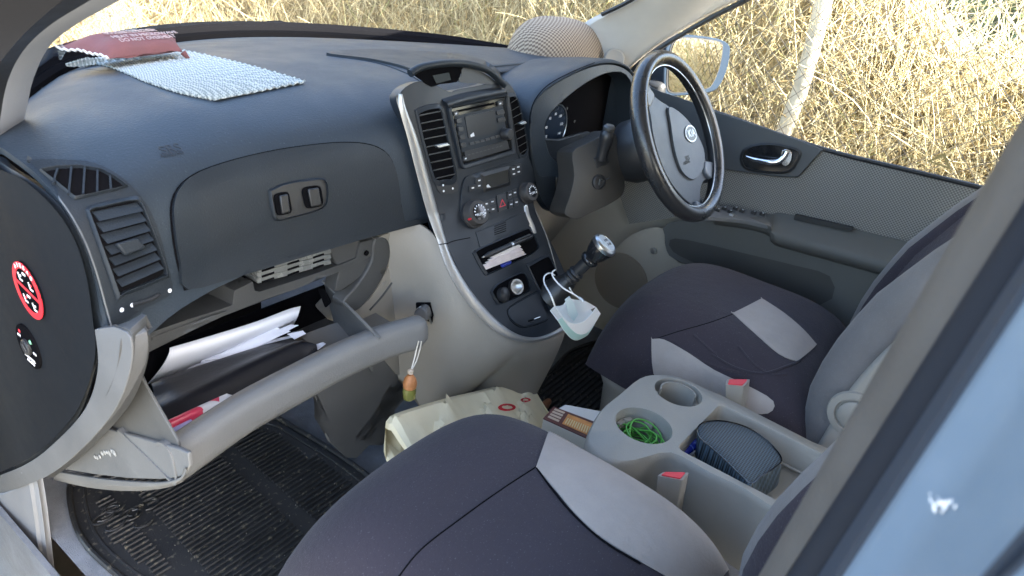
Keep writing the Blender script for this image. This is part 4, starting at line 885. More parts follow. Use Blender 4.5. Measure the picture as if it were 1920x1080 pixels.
def make_seat(label, loc, yb=0):
    st = thing('reclining_chair', label, 'car seat', loc, 'front seats of the cabin'); L = V(loc)
    def shift(mb):
        mb.v = [p+L for p in mb.v]; return mb
    m = MB(); m.v = [p.copy() for p in CM.v]; m.f = CM.f; m.m = CM.m
    shift(m).build('cushion', FABD, st, ang=80)
    # seat base plastics and skirt
    m = MB(); m.grid([[L+V((x*k, -.235+.262*y*k, z)) for x, y in [(.262*math.copysign(abs(math.cos(a))**.35, math.cos(a)), math.copysign(abs(math.sin(a))**.35, math.sin(a))) for a in [2*math.pi*i/60 for i in range(61)]]] for z, k in ((.27, .90), (.25, .955), (.225, .955), (.205, .93), (.19, .91), (.10, .89), (.04, .86))])
    m.build('seat_base', BEIGE, st, ang=60)
    # backrest: dark middle, grey padded sides
    def bax(t):
        z = .30+.72*t; rr_ = .062*(.80+.2*math.sin(math.pi*min(1, .15+t*.8)))*(1-.25*t)+.02
        return V((0, interp(z, [.30, .40, .48, .60, .71, .80, 1.02], [-.445, -.43, -.436, -.468, -.525, -.58, -.73])-rr_*1.22+yb, z))
    nf = V((0, .93, .36)); rows = []
    for j in range(15):
        t = j/14; c = bax(t); wd = .17*(1-.12*t); r_ = []
        for i in range(15):
            s = -1+2*i/14; r_.append(L+c+V((wd*s, 0, 0))+nf*(.055*math.sqrt(max(0, 1-abs(t*2-1)**5))+.035*s*s-.02))
        rows.append(r_)
    MB().grid(rows, .06).build('backrest', FABD, st, ang=70)
    for sx in (-1, 1):
        P = []; rr = []
        for j in range(15):
            t = j/14; P.append(L+bax(t)+V((sx*(.195-.025*t), 0, 0))+nf*.02); rr.append(.062*(.80+.2*math.sin(math.pi*min(1, .15+t*.8)))*(1-.25*t))
        m = MB().tube(P, rr, 24, flat=1.25, upv=(1, 0, 0))
        for fi, f in enumerate(m.f):
            c_ = sum((m.v[i] for i in f), V())/len(f)-L
            if abs(c_.x) < .160-.02*max(0, c_.z-.4): m.m[fi] = 1
        m.build('side_bolster', [FABG, FABD], st, ang=80)
        # gathered seam along the bolster
        m = MB()
        for j in range(34):
            t = .03+.75*j/33; k_ = min(int(t*14), 13); p = P[k_].lerp(P[k_+1], t*14-k_)+V((sx*(rr[k_]+(rr[k_+1]-rr[k_])*(t*14-k_))*.955, 0, 0))-nf*.014; m.tube([p+nf*.006+V((sx*.001, 0, .001)), p-nf*.006-V((sx*.002, 0, .001))], .0017, 5)
        m.build('bolster_seam', DARK, st)
        # recliner cover and round cap
        q = [(-.44, .29), (-.442, .38), (-.452, .48), (-.488, .60), (-.53, .68), (-.60, .66), (-.62, .48), (-.58, .34), (-.50, .27)]
        q = cr([(sx*.236, y-.055+yb, z) for y, z in q], 4, True)
        MB().prism([L+p for p in q], V((sx*.022, 0, 0))).build('recliner_cover', BEIGE, st, bevel=.008, seg=3)
        c = L+V((sx*.257, -.530+yb, .425))
        o = MB().lathe([(.050, 0), (.048, .006), (.036, .008), (.034, .003), (.031, .003), (.030, .009), (.025, .012), (.0001, .013)], c, (sx, 0, 0), 36).build('recliner_cap', BEIGE, st)
    m = MB(); rows = []
    for j in range(9):
        t = j/8; z = 1.03+.17*t; r_ = .11*math.sqrt(max(.05, 1-abs(2*t-1)**3)); rows.append([L+V((math.cos(a)*r_*1.15, -.78-.05*t+yb+math.sin(a)*.055*math.sqrt(max(.05, 1-abs(2*t-1)**3)), z)) for a in [2*math.pi*i/24 for i in range(25)]])
    m.grid(rows).build('headrest', FABD, st, ang=80)
    return st
SP = (-.473, 0, 0); SD = (.44, 0, 0)
seatP = make_seat('near dark front seat with a pale band on its right side, open drawer before it', SP, -.058)
seatD = make_seat('far front seat behind the steering wheel with two pale patches on its cushion', SD, -.016)
def csurf(loc):
    return Surf([tuple(p+V(loc)) for p in CM.v], CM.f)
SPS, SDS = csurf(SP), csurf(SD)
_unused = [(1004, 876), (1045, 848), (1085, 820), (1116, 826), (1166, 856), (1222, 900), (1288, 956), (1345, 996), (1372, 1012), (1360, 1040), (1330, 1090), (1260, 1090), (1200, 1052), (1130, 1010), (1075, 962), (1036, 916)]
def side_patch(inner, front, S, L, seat):    # pale side panel of the cover, wrapping over the edge of the cushion
    I = [cst(S(*p), L) for p in inner]; F_ = cst(S(*front), L); rows = []
    I = resample(cr([(a, b, 0) for a, b in I], 6), 40)
    for k, p in enumerate(I):
        r_ = []
        for i in range(26):
            q = i/25; s = p.x+(.985-p.x)*q; t = p.y+(F_[1]-I[0].y)*min(1, (s-I[0].x)/max(F_[0]-I[0].x, .01))*max(0, 1-k/14)
            r_.append(cpt(s, max(t, -.985), .0022)+V(L))
        rows.append(r_)
    MB().grid(rows, .003).build('cover_patch', FABL, seat, ang=80)
side_patch([(1004, 876), (1036, 916), (1075, 962), (1130, 1010), (1200, 1052), (1270, 1092), (1330, 1120)], (1080, 824), SPS, SP, seatP)
linepx([(745, 1085), (790, 1030), (870, 968), (940, 918), (1006, 875)], SPS, .0010, .0002).build('cover_seam', DARK, seatP)
linepx([(1006, 878), (1036, 920), (1075, 966), (1130, 1015), (1200, 1058)], SPS, .0014, .0010).build('cover_seam', DARK, seatP)
patch([(1222, 637), (1224, 636), (1246, 637), (1290, 661), (1340, 694), (1400, 722), (1450, 752), (1440, 775), (1390, 770), (1320, 740), (1250, 715), (1226, 700)], SDS, .0022, .004, n=3, step=12).build('cover_patch', FABL, seatD, ang=80)
patch([(1374, 588), (1376, 587), (1402, 574), (1427, 561), (1429, 561), (1470, 588), (1505, 618), (1527, 643), (1529, 648), (1512, 664), (1496, 676), (1490, 677), (1460, 664), (1420, 630)], SDS, .0022, .004, n=3, step=12).build('cover_patch', FABL, seatD, ang=80)
def wrinkle(p_, S, seat, r_=.004): linepx(p_, S, r_, -.0018, k=8).build('cover_fold', FABD, seat)
for p_ in ([(1262, 640), (1300, 668), (1350, 690), (1400, 700)], [(1385, 650), (1410, 680), (1440, 700), (1475, 702)], [(1300, 628), (1330, 655), (1345, 668)]): wrinkle(p_, SDS, seatD)
linepx([(1222, 638), (1270, 622), (1330, 605), (1374, 589)], SDS, .0009, .0002).build('cover_seam', DARK, seatD)
linepx([(1335, 665), (1380, 690), (1430, 700), (1480, 685), (1500, 676)], SDS, .003, .0005).build('cover_fold', FABD, seatD)

# ------------------------------------------------------------------ seat buckles
BKM = mat('buckle_grey', (.265, .252, .222), .45, bump=.15, bscale=500)
def buckle(q, zt, label, hgt, lean):
    a = [aZ(u, v, zt) for u, v in q]; c = sum(a, V())/4
    bk = thing('seat_buckle', label, 'seat buckle', c-V((0, 0, hgt)), 'seat belt buckles beside the tray')
    e1 = (a[1]-a[0]); e2 = (a[3]-a[0]); 
    bot = [p+V(lean)-V((0, 0, hgt))+(c-p)*.12 for p in a]
    m = MB(); top = rrect(*a, r=.12, n=3); b2 = rrect(*bot, r=.12, n=3); n_ = len(top)
    m.add(top+b2, [list(range(n_)), list(range(2*n_-1, n_-1, -1))]+[(i, (i+1) % n_, n_+(i+1) % n_, n_+i) for i in range(n_)])
    m.build('buckle_body', BKM, bk, bevel=.0025, seg=3)
    d = [p+(c-p)*.22+V((0, 0, .0022)) for p in a]; MB().prism(rrect(*d, r=.15), V((0, 0, -.006))).build('release_button', REDP, bk, bevel=.001)
    return bk
buckle([(1233, 892), (1243, 885), (1292, 886), (1279, 901)], .395, 'nearer grey seat buckle with red release button, left of the tray', .115, (.01, -.012, 0))
buckle([(1360, 722), (1363, 711), (1407, 711), (1395, 725)], .395, 'farther grey seat buckle with red release button, behind the tray', .10, (.006, -.02, 0))

# ------------------------------------------------------------------ tray with cup holders between the seats
tr = thing('tray_table', 'grey plastic tray with two cup holders between the front seats', 'tray', (0, -.3, .2))
TM = mat('tray_grey', (.275, .262, .23), .48, bump=.2, bscale=420, var=.06)
ZT = .385
TZ = lambda u, v, o=0: aZ(u, v, ZT+o)
# outline in plan from the picture, closed behind the seat backs
OUT = [(1106, 815), (1128, 770), (1165, 738), (1200, 710), (1232, 703), (1275, 708), (1330, 732), (1358, 744), (1440, 786), (1522, 828), (1640, 890), (1560, 1005), (1400, 918), (1330, 885), (1258, 848), (1190, 862), (1150, 862), (1118, 842)]
plan = cr([TZ(u, v) for u, v in OUT], 3, True)
cupA = ell(TZ(1208, 803), V((.0, .060, 0)), V((.047, 0, 0)), 40); cupB = ell(TZ(1275, 737), V((0, .056, 0)), V((.045, 0, 0)), 40)
cA = TZ(1207, 797); cB = TZ(1272, 735)
trayq = [TZ(1352, 752), TZ(1530, 838), TZ(1560, 1000), TZ(1264, 846)]
tq = [TZ(1350, 757), TZ(1620, 890), TZ(1560, 992), TZ(1268, 840)]
# top plate with holes: triangulate in plan
def top_with_holes(outer, holes, z):
    C = []; E = []; F_ = []
    for loop in [outer]+holes:
        b = len(C); C += [V((p.x, p.y)) for p in loop]; E += [(b+i, b+(i+1) % len(loop)) for i in range(len(loop))]; F_.append(list(range(b, b+len(loop))))
    vs_, es, fs, ov, oe, of = delaunay_2d_cdt(C, E, F_, 0, 1e-6)
    def isin(p, L):
        k = False; j = len(L)-1
        for i in range(len(L)):
            if (L[i].y > p.y) != (L[j].y > p.y) and p.x < (L[j].x-L[i].x)*(p.y-L[i].y)/(L[j].y-L[i].y)+L[i].x: k = not k
            j = i
        return k
    keep = []
    for f in fs:
        ce = sum((vs_[i] for i in f), V((0, 0)))/len(f)
        if isin(ce, outer) and not any(isin(ce, h) for h in holes): keep.append(list(f))
    return [V((p.x, p.y, z)) for p in vs_], keep
rA, rB = .050, .045
hA = [cA+V((rA*math.cos(2*math.pi*i/40), rA*1.06*math.sin(2*math.pi*i/40), 0)) for i in range(40)]
hB = [cB+V((rB*math.cos(2*math.pi*i/40), rB*1.06*math.sin(2*math.pi*i/40), 0)) for i in range(40)]
hT = rrect(*tq, r=.08, n=4)
vs_, fs = top_with_holes(plan, [hA, hB, hT], ZT)
m = MB().add(vs_, fs)
n_ = len(plan)
lo1 = [p+(p-V((.02, -.35, ZT))).normalized()*V((.008, .008, 0)).x+V((0, 0, -.006)) for p in plan]
def outl(d, z): 
    c = sum(plan, V())/n_; return [V((p.x+(p.x-c.x)*d, p.y+(p.y-c.y)*d*.5, z)) for p in plan]
m.grid([plan+[plan[0]], outl(.03, ZT-.004)+[outl(.03, ZT-.004)[0]], outl(.05, ZT-.014)+[outl(.05, ZT-.014)[0]], outl(.05, ZT-.12)+[outl(.05, ZT-.12)[0]], outl(.0, ZT-.16)+[outl(.0, ZT-.16)[0]]])
for h, dp in ((hA, .075), (hB, .070)):
    c = sum(h, V())/len(h); s = [c+(p-c)*.93-V((0, 0, dp)) for p in h]; s0 = [c+(p-c)*.97-V((0, 0, .006)) for p in h]
    m.grid([h+[h[0]], s0+[s0[0]], s+[s[0]]]); b = len(m.v); m.add(s, [list(range(len(s)))])
c = sum(hT, V())/len(hT); s = [c+(p-c)*.96-V((0, 0, .062)) for p in hT]; s0 = [c+(p-c)*.985-V((0, 0, .004)) for p in hT]
m.grid([hT+[hT[0]], s0+[s0[0]], s+[s[0]]]); m.add(s, [list(range(len(s)))])
m.build('tray_top', TM, tr, ang=45)
# raised cup guard between holders and rubber grip fingers
GRIP = mat('grip_rubber', (.30, .28, .24), .7)
for cc, rr_, angs in ((cA, rA, (60, 85, 5)), (cB, rB, (100, 125, -30, -52))):
    for g in angs:
        t = R(g); MB().box(cc+V((rr_*.86*math.cos(t), rr_*.90*math.sin(t), -.026)), (.010, .018, .012), Matrix.Rotation(t, 3, 'Z')).build('cup_grip', GRIP, tr, bevel=.002)
MB().tube([p+V((0, 0, -.052)) for p in [c+(p-c)*.90 for p in hT]], .003, 6, True).build('tray_step', TM, tr)
MB().grid([[cB+V((.030*math.cos(R(a)), .034*math.sin(R(a)), z)) for a in range(-60, 140, 20)] for z in (.0, -.068)], .003).build('cup_divider', TM, tr)
# low near side notch edge
MB().tube(cr([TZ(1168, 770, -.03), TZ(1150, 800, -.055), TZ(1165, 846, -.06), TZ(1200, 850, -.02)], 6), .003, 8).build('notch_edge', TM, tr)
MB().box((.02, -.36, .12), (.07, .10, .22)).build('tray_leg', BEIGE, tr, bevel=.01)
# ------------------------------------------------------------------ things lying in the tray
rnd = random.Random(11)
P = []
base = cA+V((0, 0, -.066))
for i in range(230):
    t = i*.43; r_ = .030+.010*math.sin(i*.61)+.004*math.sin(i*.17)
    P.append(base+V((r_*math.cos(t)+.007*math.sin(i*.23), r_*math.sin(t)*1.1+.008*math.cos(i*.19), .012+.042*(.5+.5*math.sin(i*.29))*(.35+.65*i/230))))
tag(MB().tube(cr(P, 4), .0016, 8).build('charging_cable', mat('cable_green', (.08, .32, .045), .5), None), 'bright green cable coiled in the near cup holder', 'cable')
# loudspeaker: rounded wedge of black mesh
spk = thing('bluetooth_speaker', 'black rounded portable speaker with fine mesh front lying in the tray', 'speaker', TZ(1380, 870, -.06))
SPM = mat('speaker_mesh', (.020, .030, .042), .45); n, l, b = nodes_of(SPM); tc = n.new('ShaderNodeTexCoord')
vo = n.new('ShaderNodeTexVoronoi'); vo.voronoi_dimensions = '2D'; vo.inputs['Scale'].default_value = 210; vo.inputs['Randomness'].default_value = 0.05; l.new(tc.outputs['Object'], vo.inputs['Vector'])
rp = n.new('ShaderNodeValToRGB'); rp.color_ramp.elements[0].position = .32; rp.color_ramp.elements[0].color = (.006, .007, .008, 1); rp.color_ramp.elements[1].position = .45; rp.color_ramp.elements[1].color = (.055, .085, .11, 1)
l.new(vo.outputs['Distance'], rp.inputs['Fac']); l.new(rp.outputs['Color'], b.inputs['Base Color'])
bp = n.new('ShaderNodeBump'); bp.inputs['Strength'].default_value = .6; bp.inputs['Distance'].default_value = .001; l.new(vo.outputs['Distance'], bp.inputs['Height']); l.new(bp.outputs['Normal'], b.inputs['Normal'])
SO = [(1308, 806), (1313, 795), (1330, 789), (1360, 789), (1400, 800), (1432, 820), (1455, 842), (1466, 862), (1450, 878), (1425, 893), (1410, 906), (1392, 893), (1360, 862), (1330, 835), (1312, 820)]
top = cr([TZ(u, v, .006) for u, v in SO], 4, True); c = sum(top, V())/len(top)
fr = [p+V((-.004, -.010, -.050)) for p in top]
rows = []
for k, (s, t) in enumerate(((0, .0), (.6, .0), (.93, .0), (.985, .03), (1.0, .10), (1.0, .9), (.985, .98), (.9, 1.0))):
    rows.append([c.lerp(p, s).lerp(c.lerp(q, s)+(V((-.004, -.010, -.050)) if s < .01 else V()), t) if t else c.lerp(p, max(s, .002)) for p, q in zip(top, fr)]); rows[-1].append(rows[-1][0])
MB().grid(rows).build('mesh_body', SPM, spk, ang=60)
MB().tube([c+(p-c)*1.0+V((0, 0, -.001)) for p in top], .0013, 6, True).build('front_rim', GLOSS, spk)
i0 = [TZ(u, v, .0) for u, v in ((1335, 842), (1395, 900))]; d = i0[1]-i0[0]; out = V((d.y, -d.x, 0)).normalized(); out = out if out.x < 0 else -out
for k in range(3): MB().box(i0[0].lerp(i0[1], .35+.16*k)+V((-.002, -.006, -.022))+out*.0035, (.014, .004, .003), d.to_track_quat('X', 'Z').to_matrix()).build('control_button', GREYD, spk)
pen('pen', TZ(1272, 858, -.040), TZ(1312, 826, -.030), .0075, mat('pen_blue', (.015, .03, .30), .25), 'short blue pen in the tray between its wall and the speaker', mat('pen_blue_light', (.08, .15, .5), .3))
cp = [TZ(1290, 852, -.052), TZ(1316, 838, -.050), TZ(1400, 912, -.050), TZ(1372, 925, -.052)]
sheet('white_box_card', cp, 'white card under the black speaker in the tray', PAP, .001, 6, 4, .003, 'card')
o = bpy.data.objects['white_box_card']
MB().prism([cp[0].lerp(cp[2], .16)+V((-.004, -.004, .0035)), cp[0].lerp(cp[2], .16)+V((.008, .006, .0035)), cp[0].lerp(cp[2], .42)+V((.008, .006, .0035)), cp[0].lerp(cp[2], .42)+V((-.006, -.006, .0035))], V((0, 0, .001))).build('dark_print', BLACK, o)
sheet('foil_sachet', [TZ(1290, 868, -.046), TZ(1300, 853, -.044), TZ(1324, 858, -.044), TZ(1316, 878, -.046)], 'tiny shiny pale sachet beside the blue pen', mat('foil', (.55, .58, .5), .25, metal=.5), .003, 8, 6, .001, 'sachet')

# ------------------------------------------------------------------ things on top of the dashboard
MT = cloth_weave('grip_mat', (.47, .49, .46), (.22, .25, .245), 240, .8); n, l, b = nodes_of(MT)
mp_n = n.new('ShaderNodeMapping'); mp_n.inputs['Rotation'].default_value = (0, 0, R(-32)); mp_n.inputs['Scale'].default_value = (1, .8, 0)
ckn = [q for q in n if q.type == 'TEX_CHECKER'][0]; src = ckn.inputs['Vector'].links[0].from_socket
l.new(src, mp_n.inputs['Vector']); l.new(mp_n.outputs[0], ckn.inputs['Vector'])
mo = thing('grip_mat', 'pale ribbed anti-slip mat lying askew on the dashboard top', 'mat', DS(400, 150))
L0 = resample(cr([(112, 100, 0), (128, 117, 0), (200, 126, 0), (275, 156, 0), (340, 177, 0), (404, 190, 0)], 8), 90)
R0 = resample(cr([(150, 84, 0), (240, 86, 0), (300, 92, 0), (365, 103, 0), (470, 128, 0), (571, 157, 0)], 8), 90)
rows = []
for j in range(24):
    t = j/23; r_ = []
    for i in range(90):
        p = L0[i].lerp(R0[i], t); h = .0042+.0016*math.sin(j*math.pi*.98)+.0016*(1 if i % 2 else -1)*(.6+.4*((j+i//2) % 2))+.010*max(0, 1-i/18)**2
        r_.append(DS(p.x, p.y, h))
    rows.append(r_)
MB().grid(rows, .003).build('ribbed_sheet', MT, mo, smooth=False)
# edge waves and shadowy holes come from the ribs themselves
BBM = mat('bag_maroon', (.16, .058, .055), .8, bump=.35, bscale=220, var=.15, vscale=20)
bb = thing('bean_bag', 'maroon fabric bag with faint white print on the ribbed dash mat', 'bag', DS(250, 105))
a, b, c, d = [aZ(u, v, .870) for u, v in ((205, 124), (344, 107), (312, 80), (112, 100))]
d = aZ(108, 101, .872); c = aZ(330, 84, .872); 
topr, botr = [], []
n1 = 26
for j in range(n1):
    t = j/(n1-1); tr_, br_ = [], []
    for i in range(n1):
        s = i/(n1-1); p = a.lerp(b, s).lerp(d.lerp(c, s), t)
        e = (1-abs(2*s-1)**3.2)**.6*(1-abs(2*t-1)**3.2)**.6
        pin = .010*(1-e)
        cen = (a+b+c+d)/4; q = p+(cen-p)*(.05*(1-abs(2*s-1)**2)*abs(2*t-1)**4+.05*(1-abs(2*t-1)**2)*abs(2*s-1)**4)
        wr = .0016*math.sin(s*17+t*5)*(1-e)+.0012*math.sin(t*13-s*7)
        tr_.append(q+V((0, 0, (.011+.025*e+wr)))); br_.append(q+V((0, 0, .012-.008*e)))
    topr.append(tr_); botr.append(br_)
MB().grid(topr).grid(botr).build('bag_body', BBM, bb, ang=80)
MB().tube([topr[j][0]+V((0, 0, .001+.0015*math.sin(j*2.1))) for j in range(n1)], .0022, 6).build('frayed_edge', mat('thread_white', (.6, .56, .52), .9), bb)
e_ = topr[0][-1]; MB().tube([e_, e_+(e_-topr[3][-4])*.35+V((0, 0, -.002)), e_+(e_-topr[3][-4])*.6], [.006, .004, .0012], 8).build('corner_tie', BBM, bb)
pm = mat('faded_print', (.42, .32, .30), .8)
bx = topr[13][20]-topr[13][6]; by = topr[18][13]-topr[8][13]; bn_ = bx.cross(by).normalized()
def bprint(s, i, j, z): text(s, topr[j][i]+V((0, 0, .0022)), bx, (topr[min(j+3, n1-1)][i]-topr[j-3][i]), z, pm, bb, 'bag_print')
bprint('BEAN BAG', 13, 18, .022); bprint('WARM & COSY', 13, 14, .015); bprint('HEAT IN MICROWAVE', 15, 8, .013); bprint('DO NOT OVERHEAT', 15, 5, .012)
# flat cap
CAPM = cloth_weave('cap_tweed', (.33, .27, .20), (.12, .088, .066), 200); n, l, b_ = nodes_of(CAPM)
mp_n = n.new('ShaderNodeMapping'); mp_n.inputs['Rotation'].default_value = (R(-45), 0, R(20)); vm = n.new('ShaderNodeVectorMath'); vm.operation = 'MULTIPLY'; vm.inputs[1].default_value = (1, 1, 0)
ckn = [q for q in n if q.type == 'TEX_CHECKER'][0]; src = ckn.inputs['Vector'].links[0].from_socket
l.new(src, mp_n.inputs['Vector']); l.new(mp_n.outputs[0], vm.inputs[0]); l.new(vm.outputs[0], ckn.inputs['Vector'])
hc = aY(1042, 113, .52)
fc = thing('flat_cap', 'brown and cream checked tweed flat cap on the dash by the far pillar', 'cap', hc)
rows = []
KX = (aY(1122, 113, .52)-aY(960, 113, .52)); hw = KX.length/2; hcx = (aY(1122, 113, .52)+aY(960, 113, .52))/2
ux = V((KX.x, KX.y, 0)).normalized(); uy = V((-ux.y, ux.x, 0))
for j in range(15):
    t = j/14; ph = t*math.pi/2; r_ = []
    for i in range(49):
        th = 2*math.pi*i/48; rr_ = math.cos(ph)**.62
        pk = .128
        x = hw*.87*rr_*math.cos(th)*(1-.08*t)-.036*math.sin(ph)**1.5
        y = .125*rr_*math.sin(th)
        z = pk*math.sin(ph)**1.15*(1-.0*t)+.003*math.sin(5*th)*math.cos(ph)
        r_.append(V((hcx.x, hcx.y, hc.z-.012))+ux*x+uy*y+V((0, 0, z)))
    rows.append(r_)
MB().grid(rows).build('cap_crown', CAPM, fc, ang=80)
MB().grid([[V((hcx.x, hcx.y, hc.z-.012))+ux*(hw*1.02*math.cos(t)*k-.01*(k-1))+uy*(.13*math.sin(t)*k-.06*(k-1)) + V((0, 0, z)) for t in [math.pi+math.pi*i/24 for i in range(25)]] for k, z in ((1.0, .006), (1.12, .004), (1.22, 0))], .006).build('cap_peak', CAPM, fc, ang=70)
MB().tube([V((hcx.x, hcx.y, hc.z-.010))+ux*hw*1.0*math.cos(t)+uy*.126*math.sin(t) for t in [2*math.pi*i/48 for i in range(48)]], .006, 8, True).build('cap_band', CAPM, fc)

# ------------------------------------------------------------------ things on the floor
bagm = mat('paper_bag_cream', (.80, .73, .52), .75, bump=.5, bscale=60, var=.06)
bgp = [(728, 806), (735, 786), (775, 770), (850, 748), (905, 735), (990, 713)]
bgt = [aY(u, v, .14) for u, v in bgp]
bgo = thing('carrier_bag', 'crumpled cream paper carrier bag with red round marks standing on the floor', 'bag', aY(860, 830, .14)-V((0, 0, .12)))
rows = []
top = resample(cr(bgt, 6), 40)
rb = random.Random(4)
crease = [[rb.uniform(-1, 1) for _ in range(40)] for _ in range(14)]
for j in range(14):
    t = j/13; r_ = []
    for i, p in enumerate(top):
        cz = crease[j][i]*.007+.012*math.sin(i*.5+j*.8)
        r_.append(p+V((+.03*t*(1-i/39), -.19*t+cz*(t > 0), -.02*math.sin(t*3)+cz*1.5*(t > 0)-.11*t)))
    rows.append(r_)
bm_ = [[p+V((.03, .06+.01*math.sin(i*.6), -.10)) for i, p in enumerate(r_)] for j, r_ in enumerate(rows)]
MB().grid([list(reversed(r_)) for r_ in bm_[:1]]+[], 0) if False else None
gr = [bm_[12], bm_[6], bm_[2], [p+V((.004, .012, -.004)) for p in top]]+rows
bgm = MB().grid(gr); BGS = bgm.surf(); bgm.build('bag_paper', bagm, bgo, ang=22)
sidev = [rows[0][-1], rows[6][-1], rows[13][-1]]; sideb = [gr[3][-1]+V((.01, .05, -.09)), bm_[6][-1], bm_[12][-1]]
MB().grid([sidev, [a_.lerp(b_, .5)+V((.012, 0, 0)) for a_, b_ in zip(sidev, sideb)], sideb], .001).build('bag_gusset', bagm, bgo, ang=60)
for (u, v, r_) in ((950, 764, 16), (985, 750, 9)):
    framepx([(u+r_*math.cos(a), v+r_*.42*math.sin(a)) for a in [i*math.pi/12 for i in range(24)]], [(u+r_*.68*math.cos(a), v+r_*.24*math.sin(a)) for a in [i*math.pi/12 for i in range(24)]], BGS, .003, .004, n=2, N=36).build('red_mark', RED, bgo)
# board game box / books
bk = thing('book', 'worn paperback with a dark red and orange cover behind the near seat', 'book', aZ(1070, 785, .30))
BZ = .30
q = [aZ(u, v, BZ) for u, v in ((1022, 790), (1040, 764), (1115, 792), (1104, 822))]
q = [aZ(u, v, BZ) for u, v in ((1018, 786), (1038, 764), (1116, 793), (1106, 826))]
MB().prism(q, V((0, 0, -.03))).build('pages', mat('page_edges', (.62, .58, .48), .8), bk, bevel=.001)
bcm = mat('cover_dark', (.10, .035, .03), .5, var=.3, vscale=60)
MB().prism([p+V((0, 0, .0025)) for p in q], V((0, 0, -.0024))).build('cover', bcm, bk)
def bq(s, t): return q[0].lerp(q[3], t).lerp(q[1].lerp(q[2], t), s)+V((0, 0, .0032))
MB().prism([bq(.15, .38), bq(.85, .38), bq(.85, .98), bq(.15, .98)], V((0, 0, .0004))).build('cover_panel', mat('cover_orange', (.55, .24, .07), .55, var=.3, vscale=50), bk)
m = MB()
for k in range(11): m.prism([bq(.22, .42+.05*k), bq(.60, .42+.05*k), bq(.60, .445+.05*k), bq(.22, .445+.05*k)], V((0, 0, .0007)))
m.build('cover_stripes', mat('cover_text', (.6, .48, .25), .6), bk)
m = MB()
for k in range(4): m.prism([bq(.15+.2*k, .06), bq(.28+.2*k, .06), bq(.28+.2*k, .30), bq(.15+.2*k, .30)], V((0, 0, .0007)))
m.build('cover_lettering', mat('cover_cream', (.5, .38, .28), .6), bk)
q2 = [aZ(u, v, .272) for u, v in ((1058, 772), (1070, 762), (1150, 776), (1128, 800))]
tag(MB().prism([p for p in [aZ(u, v, .262) for u, v in ((1046, 766), (1060, 758), (1135, 772), (1130, 800))]], V((0, 0, -.03))).build('white_box', mat('box_white', (.66, .65, .62), .6), None, bevel=.002), 'flat white box lying beyond the worn paperback', 'box')
tag(MB().prism([aZ(u, v, .235) for u, v in ((1020, 800), (1036, 788), (1112, 836), (1098, 852))], V((0, 0, -.025))).build('notebook', mat('notebook_cream', (.60, .56, .47), .7, var=.1), None, bevel=.002), 'cream notebook squeezed under the paperback against the seat', 'notebook')
br = thing('wooden_brush', 'small brown wooden brush handle lying between the bag and the paperback', 'brush', aY(1015, 765, .10))
A, B = aY(1003, 780, .09), aY(1029, 752, .11)
MB().tube([A, A.lerp(B, .3), A.lerp(B, .7), B], [.007, .011, .012, .008], 14).build('handle', mat('brush_wood', (.22, .09, .04), .5, var=.3, vscale=90), br)
m = MB()
for k in range(14): m.tube([A.lerp(B, .35+.04*k), A.lerp(B, .35+.04*k)+V((.006, .004, -.02))], .0015, 5)
m.build('bristles', mat('bristle', (.3, .2, .1), .8), br)
# floor: carpet, sill and mats
CAR = mat('carpet_grey', (.15, .16, .175), .95, bump=.9, bscale=500, var=.2, vscale=25); flecks(CAR, (.35, .35, .34), .66, 420, .5)
fl_ = MB().grid([[V((x, y, -.012 + (.35*(y-.8) if y > .8 else 0))) for x in (-.765, -.4, 0, .4, .82)] for y in (-1.6, -.8, -.2, .3, .62, .8, 1.0, 1.2)]).build('floor', CAR, None); struct(fl_)
fl2 = MB().box((0, 0.25, -.03), (1.5, 3.8, .02)).build('floor_pan', BLACK, None); struct(fl2)
RUB = mat('rubber_black', (.016, .0155, .015), .55, bump=.25, bscale=300, var=.25, vscale=12); flecks(RUB, (.20, .175, .12), .60, 90, .45)
def floor_mat(name, outl_, label, surf_z, nrib, ax0, ax1, bar):
    o = thing(name, label, 'floor mat', aZ(*outl_[0], surf_z), 'rubber floor mats')
    pl = cr([aZ(u, v, surf_z) for u, v in outl_], 5, True); MB().prism(pl, V((0, 0, -.006))).build('mat_sheet', RUB, o)
    MB().tube([p+V((0, 0, .003)) for p in pl], .006, 8, True).build('raised_border', RUB, o)
    c = sum(pl, V())/len(pl); MB().tube([c+(p-c)*.91+V((0, 0, .001)) for p in pl], .003, 6, True).build('inner_border', RUB, o)
    return o, pl, c
MO = [(131, 925), (150, 905), (250, 870), (330, 820), (420, 790), (505, 782), (560, 808), (664, 874), (760, 960), (820, 1080), (800, 1180), (480, 1200), (300, 1130), (200, 1062), (148, 1000)]
fo, pl, c = floor_mat('floor_mat', MO, 'black ribbed rubber mat in the near foot well', .004, 40, 0, 0, 0)
def inpoly(p, poly):
    k = False; j = len(poly)-1
    for i in range(len(poly)):
        if (poly[i].y > p.y) != (poly[j].y > p.y) and p.x < (poly[j].x-poly[i].x)*(p.y-poly[i].y)/(poly[j].y-poly[i].y)+poly[i].x: k = not k
        j = i
    return k
inn = [c+(p-c)*.86 for p in pl]
